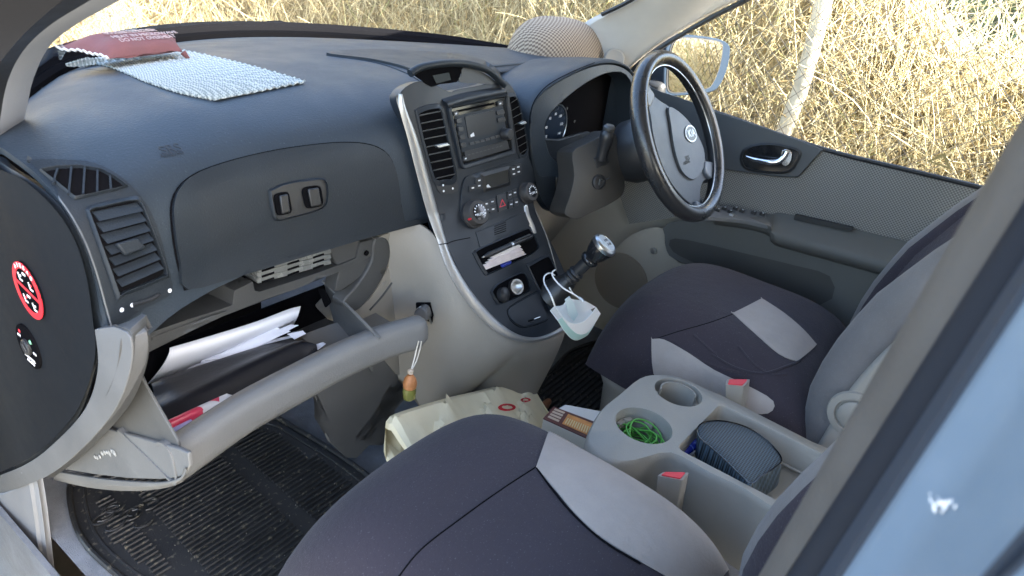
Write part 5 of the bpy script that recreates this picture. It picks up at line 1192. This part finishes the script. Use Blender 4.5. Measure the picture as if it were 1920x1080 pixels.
# ribs run along the car; split in three fields by cross bars
e0, e1 = aZ(215, 1000, .006), aZ(470, 815, .006)
rd = (aZ(560, 905, .006)-aZ(395, 1000, .006)); rd = V((rd.x, rd.y, 0)).normalized(); rn = V((-rd.y, rd.x, 0))
m = MB(); c0 = aZ(450, 950, .006)
rowsb = 0
for k in range(-46, 47):
    o_ = c0+rn*k*.0125; run = []
    for s in range(-60, 61):
        p = o_+rd*s*.01+rn*.010*math.sin(s*.05)
        bar = any(abs(s*.01-b_) < .012 for b_ in (-.15, .07, .28))
        if inpoly(p, inn) and not bar: run.append(p)
        else:
            if len(run) > 3: m.tube(run[::2] if len(run) > 6 else run, .0032, 5)
            run = []
    if len(run) > 3: m.tube(run[::2], .0032, 5)
rg = random.Random(3)
for k in range(12):
    p = aZ(rg.uniform(190, 300), rg.uniform(910, 985), .008); t0 = rg.uniform(0, 6)
    m.tube([p+V((math.cos(t0+a*.5)*.018, math.sin(t0+a*.5)*.012, 0)) for a in range(8)], .0022, 5)
m.build('tread_ribs', RUB, fo)
m = MB(); dm = mat('crumbs', (.22, .20, .16), .8)
for k in range(70):
    p = aZ(rg.uniform(150, 760), rg.uniform(800, 1080), .012)
    if inpoly(p, inn): m.lathe([(.0006+rg.random()*.0009, -.001), (.0008, .001), (.0002, .0015)], p, (rg.uniform(-1, 1), rg.uniform(-1, 1), 1), 5)
o = m.build('crumbs', dm, None); tag(o, 'pale crumbs and grit scattered over the near rubber mat', 'crumbs', kind='stuff')
M2 = [(1000, 740), (1040, 690), (1080, 655), (1160, 640), (1250, 700), (1150, 790), (1060, 800), (1000, 800)]
f2, pl2, c2 = floor_mat('floor_mat', M2, 'black ribbed rubber mat in the far foot well under the wheel', .004, 30, 0, 0, 0)
m = MB(); in2 = [c2+(p-c2)*.9 for p in pl2]
for k in range(-30, 31):
    run = []
    for s in range(-40, 41):
        p = c2+V((.0, .016*k, .002))+V((s*.012, 0, 0))
        if inpoly(p, in2): run.append(p)
    if len(run) > 3: m.tube(run, .0048, 5)
m.build('tread_ribs', RUB, f2)
# ------------------------------------------------------------------ far (driver's) door
dd = thing('driver_door', 'far front door with woven grey insert, dark armrest and chrome inside handle', 'car door', (.78, -.1, .3))
DPM = mat('door_dark', (.100, .100, .093), .62, bump=.2, bscale=450, var=.08); DBE = mat('door_beige', (.40, .36, .29), .6, bump=.2, bscale=400); DPT = mat('door_top', (.065, .07, .074), .5, bump=.25, bscale=450, var=.08)
WEAVE = cloth_weave('woven_insert', (.27, .26, .235), (.125, .12, .112), 260); n, l, b = nodes_of(WEAVE)
xp = lambda x: (lambda u, v, o=0: aX(u, v, x-o))
MB().grid([[V((.80, y, z)) for y in (-1.05, -.6, -.1, .3, .62)] for z in (.735, .6, .4, .2, -.1)], .03).build('inner_panel', DBE, dd)
patch([(1180, 160), (1240, 172), (1300, 192), (1338, 208), (1430, 238), (1535, 277), (1540, 283), (1528, 296), (1500, 328), (1488, 332), (1440, 329), (1360, 318), (1300, 318), (1190, 300)], xp(.755), 0, .045, n=2, step=18).build('upper_trim', DPT, dd, bevel=.006, seg=3)
patch([(1180, 318), (1300, 316), (1360, 318), (1440, 330), (1490, 333), (1502, 328), (1530, 296), (1540, 282), (1600, 296), (1720, 325), (1838, 352), (1900, 372), (1900, 470), (1712, 455), (1600, 428), (1540, 415), (1500, 404), (1440, 402), (1330, 390), (1180, 420)], xp(.765), 0, .04, n=2, step=22).build('woven_insert', WEAVE, dd, bevel=.004)
MB().tube(cr([aX(u, v, .765) for u, v in ((1180, 158), (1338, 209), (1535, 277), (1720, 323), (1840, 352), (1930, 376))], 6), .006, 8).build('window_seal', BLACK, dd)
# handle bowl with chrome lever
HB_ = [(1392, 298), (1396, 284), (1412, 275), (1445, 272), (1485, 279), (1498, 288), (1490, 306), (1478, 320), (1450, 322), (1410, 318), (1396, 310)]
patch(HB_, xp(.755), .002, .004, n=2).build('handle_bowl', GLOSS, dd)
framepx([(x+(x-1445)*.10, y+(y-298)*.16) for x, y in HB_], HB_, xp(.755), .006, .006, n=2).build('handle_frame', BLACK, dd, bevel=.001)
hp = cr([aX(u, v, x) for u, v, x in ((1400, 294, .745), (1415, 299, .738), (1440, 304, .735), (1458, 303, .738), (1468, 296, .742), (1475, 284, .746))], 6)
MB().tube(hp, [.0045+.003*min(1, i/12) for i in range(len(hp))], 12).build('handle', CHROME, dd)
patch([(1466, 282), (1482, 282), (1484, 300), (1474, 312), (1464, 304)], xp(.75), .003, .006, n=2).build('handle_lock', CHROME, dd, bevel=.001)
# armrest with switches
AT = [(1335, 392), (1360, 388), (1440, 402), (1455, 398), (1490, 404), (1560, 420), (1712, 456), (1800, 480)]
AR = [(1340, 404), (1400, 412), (1444, 424), (1450, 440), (1500, 455), (1600, 482), (1700, 510), (1790, 540)]
A = resample(cr([aX(u, v, .76) for u, v in AT], 5), 40); B = resample(cr([aX(u, v, .70) for u, v in AR], 5), 40)
Bl = [p+V((.004, 0, -.018)) for p in B]; Bm = [p+V((.025, 0, -.034)) for p in B]; C_ = [p+V((.075, 0, -.045)) for p in B]
MB().grid([A, [a.lerp(b_, .85)+V((0, 0, .004)) for a, b_ in zip(A, B)], B, Bl, Bm, C_], .006).build('armrest', DPM, dd, ang=60)
ct = [(1300, 388), (1340, 386), (1380, 390), (1420, 398), (1443, 404), (1446, 424), (1400, 414), (1340, 408), (1300, 406)]
q = lambda u, v, o=0: aP(u, v, A[4].lerp(B[4], .5)+V((0, 0, .008)), V((-.12, .0, 1)).normalized())+V((0, 0, o))
patch(ct, q, .002, .012, n=2).build('switch_plate', mat('switch_plate', (.13, .135, .14), .42), dd, bevel=.002)
for k, (u, v) in enumerate(((1345, 397), (1357, 394), (1368, 400), (1378, 394), (1390, 399), (1412, 402), (1428, 405))):
    MB().box(q(u, v, .005), (.010, .013, .008)).build('window_switch', BLACK, dd, bevel=.0015)
    MB().box(q(u, v, .0095)+V((0, -.002, 0)), (.003, .004, .001)).build('switch_mark', WHITE, dd)
MB().box(q(1372, 404, .003), (.02, .012, .006)).build('mirror_switch', SATIN, dd, bevel=.002)
# grip pocket pull
m = MB().prism(rrect(*[aX(u, v, .745) for u, v in ((1490, 402), (1600, 427), (1596, 433), (1488, 412))], r=.2), V((.01, 0, 0))); m.build('pull_pocket', mat('pocket_black', (.028, .028, .027), .7), dd)  # dark slab for the shade in the pull slot, no opening
# middle dark section with its hollow's shade as a flat darker patch, lower sill of the panel
patch([(1250, 420), (1330, 405), (1400, 415), (1446, 436), (1600, 482), (1800, 540), (1760, 640), (1640, 620), (1560, 612), (1440, 565), (1340, 520), (1268, 488), (1250, 470), (1246, 440)], xp(.735), 0, .05, n=2, step=18).build('lower_panel', DPM, dd, bevel=.012, seg=4)
patch([(1256, 450), (1290, 450), (1400, 476), (1500, 500), (1556, 518), (1560, 560), (1500, 575), (1400, 540), (1300, 492), (1262, 472)], xp(.735), .0015, .002, n=2, step=18).build('door_pocket', mat('pocket_dark', (.052, .051, .047), .55), dd)
# speaker corner in front of the seat
patch([(1150, 470), (1185, 440), (1230, 425), (1252, 440), (1254, 470), (1272, 492), (1300, 508), (1250, 560), (1180, 600), (1120, 600), (1100, 540), (1120, 500)], xp(.745), 0, .03, n=2, step=18).build('speaker_corner', DBE, dd, bevel=.006)
MB().lathe([(.094, 0), (.092, .004), (.083, .004), (.0001, .0045)], aX(1164, 527, .742), (-1, 0, 0), 48).build('speaker_grille', mat('grille_brown', (.24, .20, .15), .6, bump=1, bscale=500), dd)
MB().lathe([(.010, 0), (.008, .008), (.0001, .009)], aX(1226, 470, .742), (-1, 0, 0), 20).build('lamp_button', SATIN, dd)

GL_M = bpy.data.materials.new('pane_glass'); GL_M.use_nodes = True; n = GL_M.node_tree.nodes; l = GL_M.node_tree.links; n.clear()
o_ = n.new('ShaderNodeOutputMaterial'); mx = n.new('ShaderNodeMixShader'); tb = n.new('ShaderNodeBsdfTransparent'); gb_ = n.new('ShaderNodeBsdfGlossy'); fr_ = n.new('ShaderNodeFresnel')
gb_.inputs['Roughness'].default_value = 0.01; fr_.inputs['IOR'].default_value = 1.5; tb.inputs[0].default_value = (.95, .97, .96, 1)
l.new(fr_.outputs[0], mx.inputs[0]); l.new(tb.outputs[0], mx.inputs[1]); l.new(gb_.outputs[0], mx.inputs[2]); l.new(mx.outputs[0], o_.inputs[0])
wg = MB().add([(.795, .33, .80), (.795, -.70, .76), (.70, -.62, 1.34), (.70, -.10, 1.34)], [(0, 1, 2, 3)]).build('window_pane', GL_M, dd, clean=False, smooth=False)
# faint triangular sticker on the pane
stk = mat('sticker_tan', (.36, .27, .10), .6)
tri = [aX(u, v, .778) for u, v in ((1738, 302), (1772, 286), (1783, 318))]; MB().ring(tri, inset(tri, .010), V((.001, 0, 0))).build('pane_sticker', stk, dd)

# ------------------------------------------------------------------ pillars, roof, windscreen
PIL = mat('pillar_beige', (.50, .475, .43), .6, bump=.15, bscale=400, var=.06); PILD = mat('pillar_grey', (.26, .275, .31), .6, bump=.15, bscale=400, var=.06)
pr = thing('windscreen_pillar', 'pale beige front pillar beyond the steering wheel with round tweeter', 'pillar', (.78, .3, .85))
e1 = resample(cr([aX(u, v, .70) for u, v in ((1080, 50), (1135, 25), (1185, 0), (1300, -70), (1450, -170))], 5), 30)
e2 = resample(cr([aX(u, v, .79) for u, v in ((1178, 140), (1200, 118), (1250, 82), (1330, 35), (1402, -2), (1500, -60), (1660, -150))], 5), 30)
e0 = resample(cr([aX(u, v, .70) for u, v in ((1080, 118), (1075, 80), (1085, 48), (1135, 24), (1185, -1), (1300, -71), (1450, -171))], 5), 30)
b1 = resample(cr([aX(u, v, .74) for u, v in ((1140, 140), (1140, 110), (1180, 62), (1235, 25), (1300, -15), (1420, -90), (1560, -170))], 5), 30)
MB().grid([e0, b1, e2], .025).build('pillar_trim', PIL, pr, ang=60, sub=1)
MB().tube(e2, .007, 8).build('door_seal', BLACK, pr); MB().tube(e0[8:], .006, 8).build('glass_edge', BLACK, pr)
tc_ = aX(1151, 112, .727); MB().lathe([(.031, 0), (.030, .007), (.025, .009), (.022, .008), (.0001, .008)], tc_, V((-.7, -.6, .3)), 32).build('tweeter', mat('tweeter_beige', (.27, .255, .225), .7, bump=.5, bscale=500), pr, ang=40)
plf = thing('windscreen_pillar', 'blurred grey front pillar close by at the upper left corner', 'pillar', (-.76, .4, .83))
a1 = resample(cr([aX(u, v, -.715) for u, v in ((36, 280), (40, 250), (52, 195), (62, 150), (90, 90), (140, 48), (225, 0), (330, -60))], 6), 30)
a2 = resample(cr([aX(u, v, -.755) for u, v in ((-20, 290), (-10, 270), (0, 225), (12, 160), (40, 100), (90, 50), (170, 0), (270, -60))], 6), 30)
a3 = resample(cr([aX(u, v, -.775) for u, v in ((-70, 290), (-50, 240), (-20, 160), (0, 118), (30, 80), (70, 40), (130, -8), (230, -70))], 6), 30)
a4 = resample(cr([aX(u, v, -.79) for u, v in ((-160, 260), (-120, 180), (-70, 100), (-30, 60), (0, 35), (40, 0), (90, -40), (190, -100))], 6), 30)
MB().grid([a1, [a.lerp(b_, .5)+V((-.012, -.010, 0)) for a, b_ in zip(a1, a2)], a2], .02).build('pillar_trim', PILD, plf, ang=60)
MB().grid([a2, a3], .02).build('door_seal', BLACK, plf); MB().grid([a3, a4, [p+V((-.05, .05, .02)) for p in a4]], .02).build('door_flange', mat('seal_brown', (.022, .021, .023), .8, spec=.2), plf)
# roof and rear shell, out of view, shaped to keep direct sun out
BODY = mat('paint_blue', (.165, .23, .31), .36, metal=.2, coat=.3, var=.04)
HEAD = mat('headliner', (.58, .56, .52), .9)
vb = thing('van_body', 'pale blue painted van body with its roof above the cabin', 'van', (0, -1.5, 0))
MB().grid([[V((x, y, 1.46-.06*(abs(x)/.8)**3-(.10*((y-.0)/.2) if y > 0 else 0))) for x in (-.83, -.5, 0, .5, .83)] for y in (-3.4, -2, -.8, -.2, .0, .16)], .03).build('roof', HEAD, vb)
MB().box((0, -3.4, .6), (1.6, .04, 1.75)).build('rear_wall', HEAD, vb)  # unseen blind wall where rear glass would be, keeps the sun out
for sx in (-1, 1):
    yl = 2.7 if sx < 0 else 2.2
    MB().box((sx*.80, -2.1, .26), (.03, yl, .98)).build('rear_side', HEAD, vb); MB().box((sx*.80, -2.1, 1.42), (.03, yl, .12)).build('roof_rail', HEAD, vb); MB().box((sx*.80, -2.1, 1.05), (.03, .14, .62)).build('rear_pillar', HEAD, vb); MB().box((sx*.80, -.86 if sx < 0 else -1.09, 1.05), (.03, .22, .62)).build('rear_pillar', HEAD, vb)
    MB().box((sx*.84, 1.25, .20), (.03, .5, 1.1)).build('front_side', DARK, vb)
MB().box((0, 1.42, .05), (1.6, .04, 1.1)).build('bulkhead', DARK, vb)
MB().prism([(-.91, .56, -.15), (-1.75, .80, -.15), (-1.75, .80, .78), (-.91, .56, .80)], V((.02, .07, 0))).build('open_door', ENDP, vb)  # near door out of view, added in black to shade the end panel
bon = mat('cowl_black', (.012, .013, .015), .6)
MB().grid([[V((x, y, .70-.10*(abs(x)/.8)**2-.22*(y-1.3))) for x in (-.85, -.5, 0, .5, .85)] for y in (1.25, 1.5, 1.8, 2.1)], .02).build('bonnet', bon, vb)
# windscreen with its wiper
ws = thing('windscreen', 'clear raked windscreen with a faint reflection of the dash mat', 'windscreen', (0, .9, .85))
wr = []
for t in (0, .33, .66, 1):
    wr.append([V((x*(1-.06*t), (1.09-.95*x*x)*(1-t)+(.17-.25*x*x)*t, (.832-zdrop(x)*.8)*(1-t)+(1.40-.05*x*x)*t)) for x in [-.76+1.52*i/24 for i in range(25)]])
MB().grid(wr).build('glass', GL_M, ws, clean=False)
MB().tube([V((x, 1.115-.95*x*x, .835-zdrop(x)*.8)) for x in [-.76+1.52*i/40 for i in range(41)]], [.024]*41, 8).build('black_border', DARK, ws)
wi = thing('windscreen_wiper', 'black wiper arm resting along the bottom of the windscreen', 'wiper', aY(560, 60, 1.15))
MB().tube([aY(u, v, y) for u, v, y in ((488, 62, 1.17), (505, 50, 1.17), (525, 48, 1.17), (560, 55, 1.15), (640, 62, 1.10), (760, 72, 1.02), (860, 84, .95), (950, 95, .86))], [.010, .016, .014, .011, .009, .008, .007, .006], 10).build('wiper_arm', DARK, wi)
MB().tube([aY(u, v, y) for u, v, y in ((536, 58, 1.17), (640, 69, 1.10), (760, 79, 1.02), (900, 92, .92))], .006, 6).build('wiper_blade', DARK, wi)
MB().tube(cr([aY(u, v, y) for u, v, y in ((290, 66, 1.16), (380, 62, 1.2), (440, 60, 1.2), (486, 66, 1.18))], 5), .009, 6).build('cowl_edge', DARK, ws)
# ------------------------------------------------------------------ near centre pillar, out of focus, with rubber seal and blue paint
bp_ = thing('door_pillar', 'blurred near door pillar with rubber seal and pale blue paint', 'pillar', (-.84, -.57, .3))
def pline(u0, v0, u1, v1, x, n=12, e0=-.35, e1=.5):
    a, b_ = aX(u0, v0, x), aX(u1, v1, x); return [a.lerp(b_, e0+(1+e1-e0)*i/(n-1)) for i in range(n)]
lA0 = pline(1925, 205, 1422, 1080, -.72); lA = pline(1932, 215, 1434, 1080, -.735); lA2 = pline(1955, 240, 1452, 1080, -.742); lB = pline(1970, 310, 1472, 1080, -.750)
lC = pline(2040, 330, 1548, 1080, -.770); lC0 = [p+V((.010, -.02, 0)) for p in lB]
TRM = mat('pillar_trim_taupe', (.060, .058, .057), .65, bump=.2, bscale=300, var=.12, vscale=20)
back = [p+V((.03, -.10, 0)) for p in lA0]
MB().grid([back, lA0, lA, lA2, lB, lC0], .004).build('trim_strip', TRM, bp_, ang=60)
MB().tube([a.lerp(b_, .45)+V((0, -.004, 0)) for a, b_ in zip(lB, lC)], .0105, 12).build('rubber_seal', mat('seal_rubber', (.016, .019, .026), .7, spec=.1), bp_)
lS = pline(2060, 350, 1580, 1080, -.785)
NAVY = mat('flange_navy', (.026, .036, .054), .5)
MB().grid([[p+V((.006, -.012, 0)) for p in lC], lC, lS], .003).build('inner_flange', NAVY, bp_)
lD = pline(2062, 370, 1600, 1080, -.795); lD2 = pline(2100, 400, 1640, 1080, -.80); lE0 = pline(2200, 520, 1780, 1080, -.845); lE = pline(2240, 620, 1840, 1080, -.865); lF = pline(2300, 700, 1900, 1080, -.872)
MB().grid([lS, lD, lD2, [a.lerp(b_, .5)+V((-.002, .001, 0)) for a, b_ in zip(lD2, lE0)], lE0, lE], .003).build('painted_panel', BODY, bp_, ang=60)
MB().grid([lE, [p+V((.006, -.02, 0)) for p in lE], [p+V((.004, -.012, 0)) for p in lF], lF], .003).build('shut_line', NAVY, bp_)
MB().grid([lF, pline(2500, 700, 2100, 1080, -.90)], .003).build('sliding_door_edge', BODY, bp_)
m = MB(); rg = random.Random(5)
def onp(u, v): 
    t = MB(); t.grid([lD2, lE0]); return aP(u, v, lD2[6], (lD2[8]-lD2[3]).cross(lE0[6]-lD2[6]).normalized())
nP = (lD2[8]-lD2[3]).cross(lE0[6]-lD2[6]).normalized(); nP = nP if nP.dot(CAM-lD2[6]) > 0 else -nP
for k in range(34):
    p = onp(1772+rg.gauss(0, 12), 950+rg.gauss(0, 6))+nP*.0025; m.lathe([(.0004+rg.random()*.0009, 0), (.0003, .0003)], p, nP, 6)
m.build('paint_chip', WHITE, bp_)
# sill and kick strip at lower left
kp_ = thing('door_sill', 'pale grey plastic sill strip at the lower left of the door opening', 'door sill', aX(40, 1000, -.78))
S1 = cr([aX(u, v, -.775) for u, v in ((70, 898), (80, 960), (95, 1085), (105, 1180))], 5); S0 = cr([aX(u, v, -.785) for u, v in ((5, 925), (14, 980), (28, 1085), (38, 1180))], 5); S2 = cr([aX(u, v, -.79) for u, v in ((-150, 940), (-140, 1000), (-125, 1100), (-110, 1200))], 5)
MB().grid([[p+V((.003, .03, -.0)) for p in S1], S1, S0, S2], .01).build('sill_trim', mat('sill_grey', (.21, .215, .225), .5, bump=.15, bscale=400, var=.06), kp_, ang=45, bevel=.003)
MB().grid([[V((-.80, y, z)) for y in (-.3, .2, .6, .95, 1.2)] for z in (-.03, -.1, -.2, -.45)], .01).build('kick_panel', CAR, kp_)
# ------------------------------------------------------------------ far door mirror
mr_ = thing('door_mirror', 'pale blue far door mirror seen through the side window', 'mirror', aX(1300, 170, .95))
MOu = [(1246, 120), (1252, 82), (1268, 68), (1300, 66), (1345, 72), (1366, 82), (1370, 98), (1364, 130), (1352, 158), (1336, 172), (1300, 178), (1262, 180), (1246, 172)]
MPn = V((-.36, -.93, .09)).normalized(); MP0 = aX(1305, 120, .97)
MF = lambda u, v, o=0: aP(u, v, MP0, MPn)+MPn*o
mp = patch(MOu, MF, 0, .085, n=3, step=12).build('mirror_housing', mat('mirror_blue', (.014, .024, .040), .8, spec=.1), mr_, bevel=.014, seg=4)
MG = [(1254, 118), (1262, 82), (1282, 72), (1330, 76), (1350, 82), (1352, 96), (1346, 128), (1334, 156), (1322, 165), (1290, 170), (1262, 172), (1252, 160)]
patch([(x+(x-1303)*.05, y+(y-122)*.05) for x, y in MG], MF, .002, .004, n=3, step=14).build('mirror_surround', BLACK, mr_)
patch(MG, MF, .0045, .003, n=3, step=14).build('mirror_glass', mat('mirror_silver', (.50, .52, .54), .015, metal=1), mr_)
MB().box(aX(1238, 150, .88)+V((.02, 0, -.03)), (.12, .06, .06)).build('mirror_foot', BLACK, mr_, bevel=.015)
# ------------------------------------------------------------------ outside: ground, straw-dry hedge, fence, trees
GR = mat('ground_dry', (.16, .15, .12), .95, bump=1, bscale=12, var=.3, vscale=2)
g = MB().grid([[V((x, y, -.46)) for x in (-80, -20, -5, 0, 3, 8, 30, 120)] for y in (-80, -20, -5, 0, 3, 8, 30, 120)]).build('ground', GR, None); struct(g)
rh = random.Random(21)
# line of the hedge: along the far side of the van, bending round in front of it
HL = cr([(2.1, -9, 0), (2.0, -5, 0), (1.95, -2, 0), (2.0, 0, 0), (2.15, 1.4, 0), (2.2, 2.6, 0), (1.7, 3.9, 0), (.6, 4.9, 0), (-1.0, 5.8, 0), (-4, 7, 0)], 10)
HL = resample(HL, 160)
def ztop(y, x): return 2.4 if x < 1.5 else interp(y, [-1.2, -.45, -.25, 0, .25], [.97, .99, 1.05, 1.36, 2.4])
def hedge_top(s): return 2.3+.25*math.sin(s*9)+.2*math.sin(s*23+1)
def stems(name, mt, count, rr, lens, seedk, spread, wild, zmax, label, s_rng=(0.0, 1.0), dens=None):
    r_ = random.Random(seedk); m = MB(); vs_, fs = [], []
    for k in range(count):
        s = r_.uniform(*s_rng); i = min(int(s*159), 158); a, b = HL[i], HL[i+1]; p = a.lerp(b, s*159-i); t = (b-a).normalized(); nrm = V((-t.y, t.x, 0))
        d = r_.uniform(-.12, spread); z = r_.uniform(-.46, zmax)
        p = p - nrm*(-d if False else d)*1.0
        p.z = -.46+(z+.46)*(ztop(p.y, p.x)+.46)/2.86
        L = r_.uniform(*lens); dr = V((r_.gauss(0, wild), r_.gauss(0, wild), r_.gauss(.85, .5))).normalized(); cv = V((r_.gauss(0, 1), r_.gauss(0, 1), r_.gauss(-.2, .7)))*.7
        q = p.copy(); r0 = r_.uniform(*rr); ring = []
        ns = 5
        up_ = V((r_.random()-.5, r_.random()-.5, r_.random()-.5))
        for j in range(ns+1):
            e1_ = dr.cross(up_).normalized(); e2_ = dr.cross(e1_); rj = r0*(1-.55*j/ns); b0 = len(vs_)
            vs_ += [q+e1_*rj, q-e1_*rj*.5+e2_*rj*.87, q-e1_*rj*.5-e2_*rj*.87]
            if j: fs += [(b0-3, b0-2, b0+1, b0), (b0-2, b0-1, b0+2, b0+1), (b0-1, b0-3, b0, b0+2)]
            q = q+dr*(L/ns); dr = (dr+cv*(L/ns)*1.6).normalized()
    m.v = vs_; m.f = fs; m.m = [0]*len(fs)
    o = m.build(name, mt, None, clean=False, ang=180); tag(o, label, 'hedge', kind='stuff'); return o
def straw(name, c, v=.25): 
    m = mat(name, c, .8, var=v, vscale=6, spec=.3); return m
stems('dry_hedge', straw('straw_pale', (.60, .52, .32)), 34000, (.0010, .0026), (.12, .55), 1, .5, .55, 2.4, 'mass of pale straw-dry tangled stems and tendrils beyond the glass', (.25, .92))
stems('dry_leaves', straw('straw_brown', (.38, .29, .14), .45), 40000, (.0016, .0046), (.015, .07), 2, .45, 1.1, 2.4, 'brownish curled dead leaves hanging in the tangled hedge', (.25, .92))
stems('green_shoots', straw('shoot_olive', (.36, .36, .16), .3), 3500, (.0015, .004), (.05, .3), 5, .6, .9, 2.4, 'sparse olive green shoots inside the dry hedge', (.25, .92))
# soft bank of old growth behind the stems
bm_rows = []
for j in range(26):
    r_ = []
    for i in range(160):
        t = (HL[min(i+1, 159)]-HL[max(i-1, 0)]).normalized(); nrm = V((-t.y, t.x, 0))
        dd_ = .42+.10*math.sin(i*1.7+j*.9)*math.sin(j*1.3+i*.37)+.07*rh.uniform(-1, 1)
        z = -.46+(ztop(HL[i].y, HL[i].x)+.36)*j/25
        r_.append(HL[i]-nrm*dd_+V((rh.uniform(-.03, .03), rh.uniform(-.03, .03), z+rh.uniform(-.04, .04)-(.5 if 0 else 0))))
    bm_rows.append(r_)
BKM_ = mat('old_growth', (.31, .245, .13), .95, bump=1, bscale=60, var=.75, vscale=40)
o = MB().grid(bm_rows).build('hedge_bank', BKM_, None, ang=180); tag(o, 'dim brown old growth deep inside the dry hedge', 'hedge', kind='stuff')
# fence posts
def post(name, pts, r, mt, label):
    o = MB().tube(pts, r, 10).build(name, mt, None); tag(o, label, 'fence post'); return o
CON = mat('post_concrete', (.46, .43, .34), .85, bump=.6, bscale=60, var=.2, vscale=14)
def px_post(q, x): return [aX(u, v, x) for u, v in q]
pp = px_post([(1440, 330), (1470, 248), (1500, 170), (1523, 90), (1545, 0)], 1.98); pp = [pp[0]+(pp[0]-pp[1])*2.2]+pp+[pp[-1]+(pp[-1]-pp[-2])*.6]
post('fence_post', pp, .034, CON, 'leaning pale post overgrown by dry stems beyond the side window')
for (u, lab, r_) in ((893, 'pale post left of the cap, seen through the windscreen', .030), (955, 'thin pale post just left of the tweed cap', .022), (527, 'short pale post above the wiper pivot', .030), (800, 'slim pale post midway along the windscreen', .016)):
    a, b = aY(u, 80, 2.9 if u > 600 else 3.9), aY(u+ (6 if u > 850 else 0), 0, 2.9 if u > 600 else 3.9); d = b-a
    post('fence_post', [a-d*2.5, a, b, b+d*2], r_, CON, lab)
# sagging wire mesh
wm_ = mat('wire_grey', (.12, .105, .08), .7)
m = MB(); N1 = 34
def mp_(a, b): 
    y = .9-2.3*a; z = .2+1.2*b; return V((1.80+.03*math.sin(a*9+b*4), y+.03*math.sin(b*7+a*3), z+.03*math.sin(a*11+b*5)))
for k in range(-N1, N1*2):
    for sg in (1, -1):
        run = []
        for s in range(25):
            b = s/24; a = k/N1+sg*b*.55
            if 0 <= a <= 1: run.append(mp_(a, b))
        if len(run) > 2: m.tube(run, .0017, 4)
o = m.build('wire_fence', wm_, None); tag(o, 'rusty diamond wire mesh sagging in front of the dry hedge', 'fence')

# far side of the field: bushes and small trees seen over the low end of the hedge
def bush(name, c, rad, cols, label, n_=2600, trunk=True):
    t = thing(name, label, 'bush' if not trunk else 'tree', c); rr = random.Random(int(abs(c[0]*10+c[1]*7))); m = MB(); C0 = V(c)
    cl = [C0+V((rr.gauss(0, .45)*rad, rr.gauss(0, .45)*rad, rad*(.55+rr.random()*.9))) for _ in range(16)]
    vs_, fs = [], []
    for k in range(n_):
        q = rr.choice(cl)+V((rr.gauss(0, .26), rr.gauss(0, .26), rr.gauss(0, .22)))*rad; e = V((rr.gauss(0, 1), rr.gauss(0, 1), rr.gauss(0, 1))).normalized(); f = e.orthogonal().normalized(); s_ = rad*rr.uniform(.05, .11); b0 = len(vs_)
        vs_ += [q-e*s_, q+f*s_*.5, q+e*s_, q-f*s_*.5]; fs.append((b0, b0+1, b0+2, b0+3))
    m.v = vs_; m.f = fs; m.m = [0]*len(fs); m.build('crown', cols, t, clean=False, smooth=False)
    MB().tube([C0+V((0, 0, -.46-C0.z)), C0+V((0, 0, .5*rad)), C0+V((.1*rad, 0, rad))], [rad*.07, rad*.05, rad*.02], 8).build('trunk', mat('bark', (.12, .09, .06), .9), t)
LG = mat('leaf_green', (.06, .085, .02), .7, var=.4, vscale=1.2); LB = mat('leaf_brown', (.11, .08, .035), .8, var=.4, vscale=1.2)
bush('far_bush', (14, -.45, -.3), 1.5, LG, 'green bush across the field at the top right of the side window')
bush('far_bush', (15, -2.7, -.3), 1.6, LB, 'brown autumn bush across the field at the far right edge of the window')
bush('far_bush', (18, 1.9, -.3), 1.4, LB, 'distant brownish shrub left of the green bush beyond the hedge')
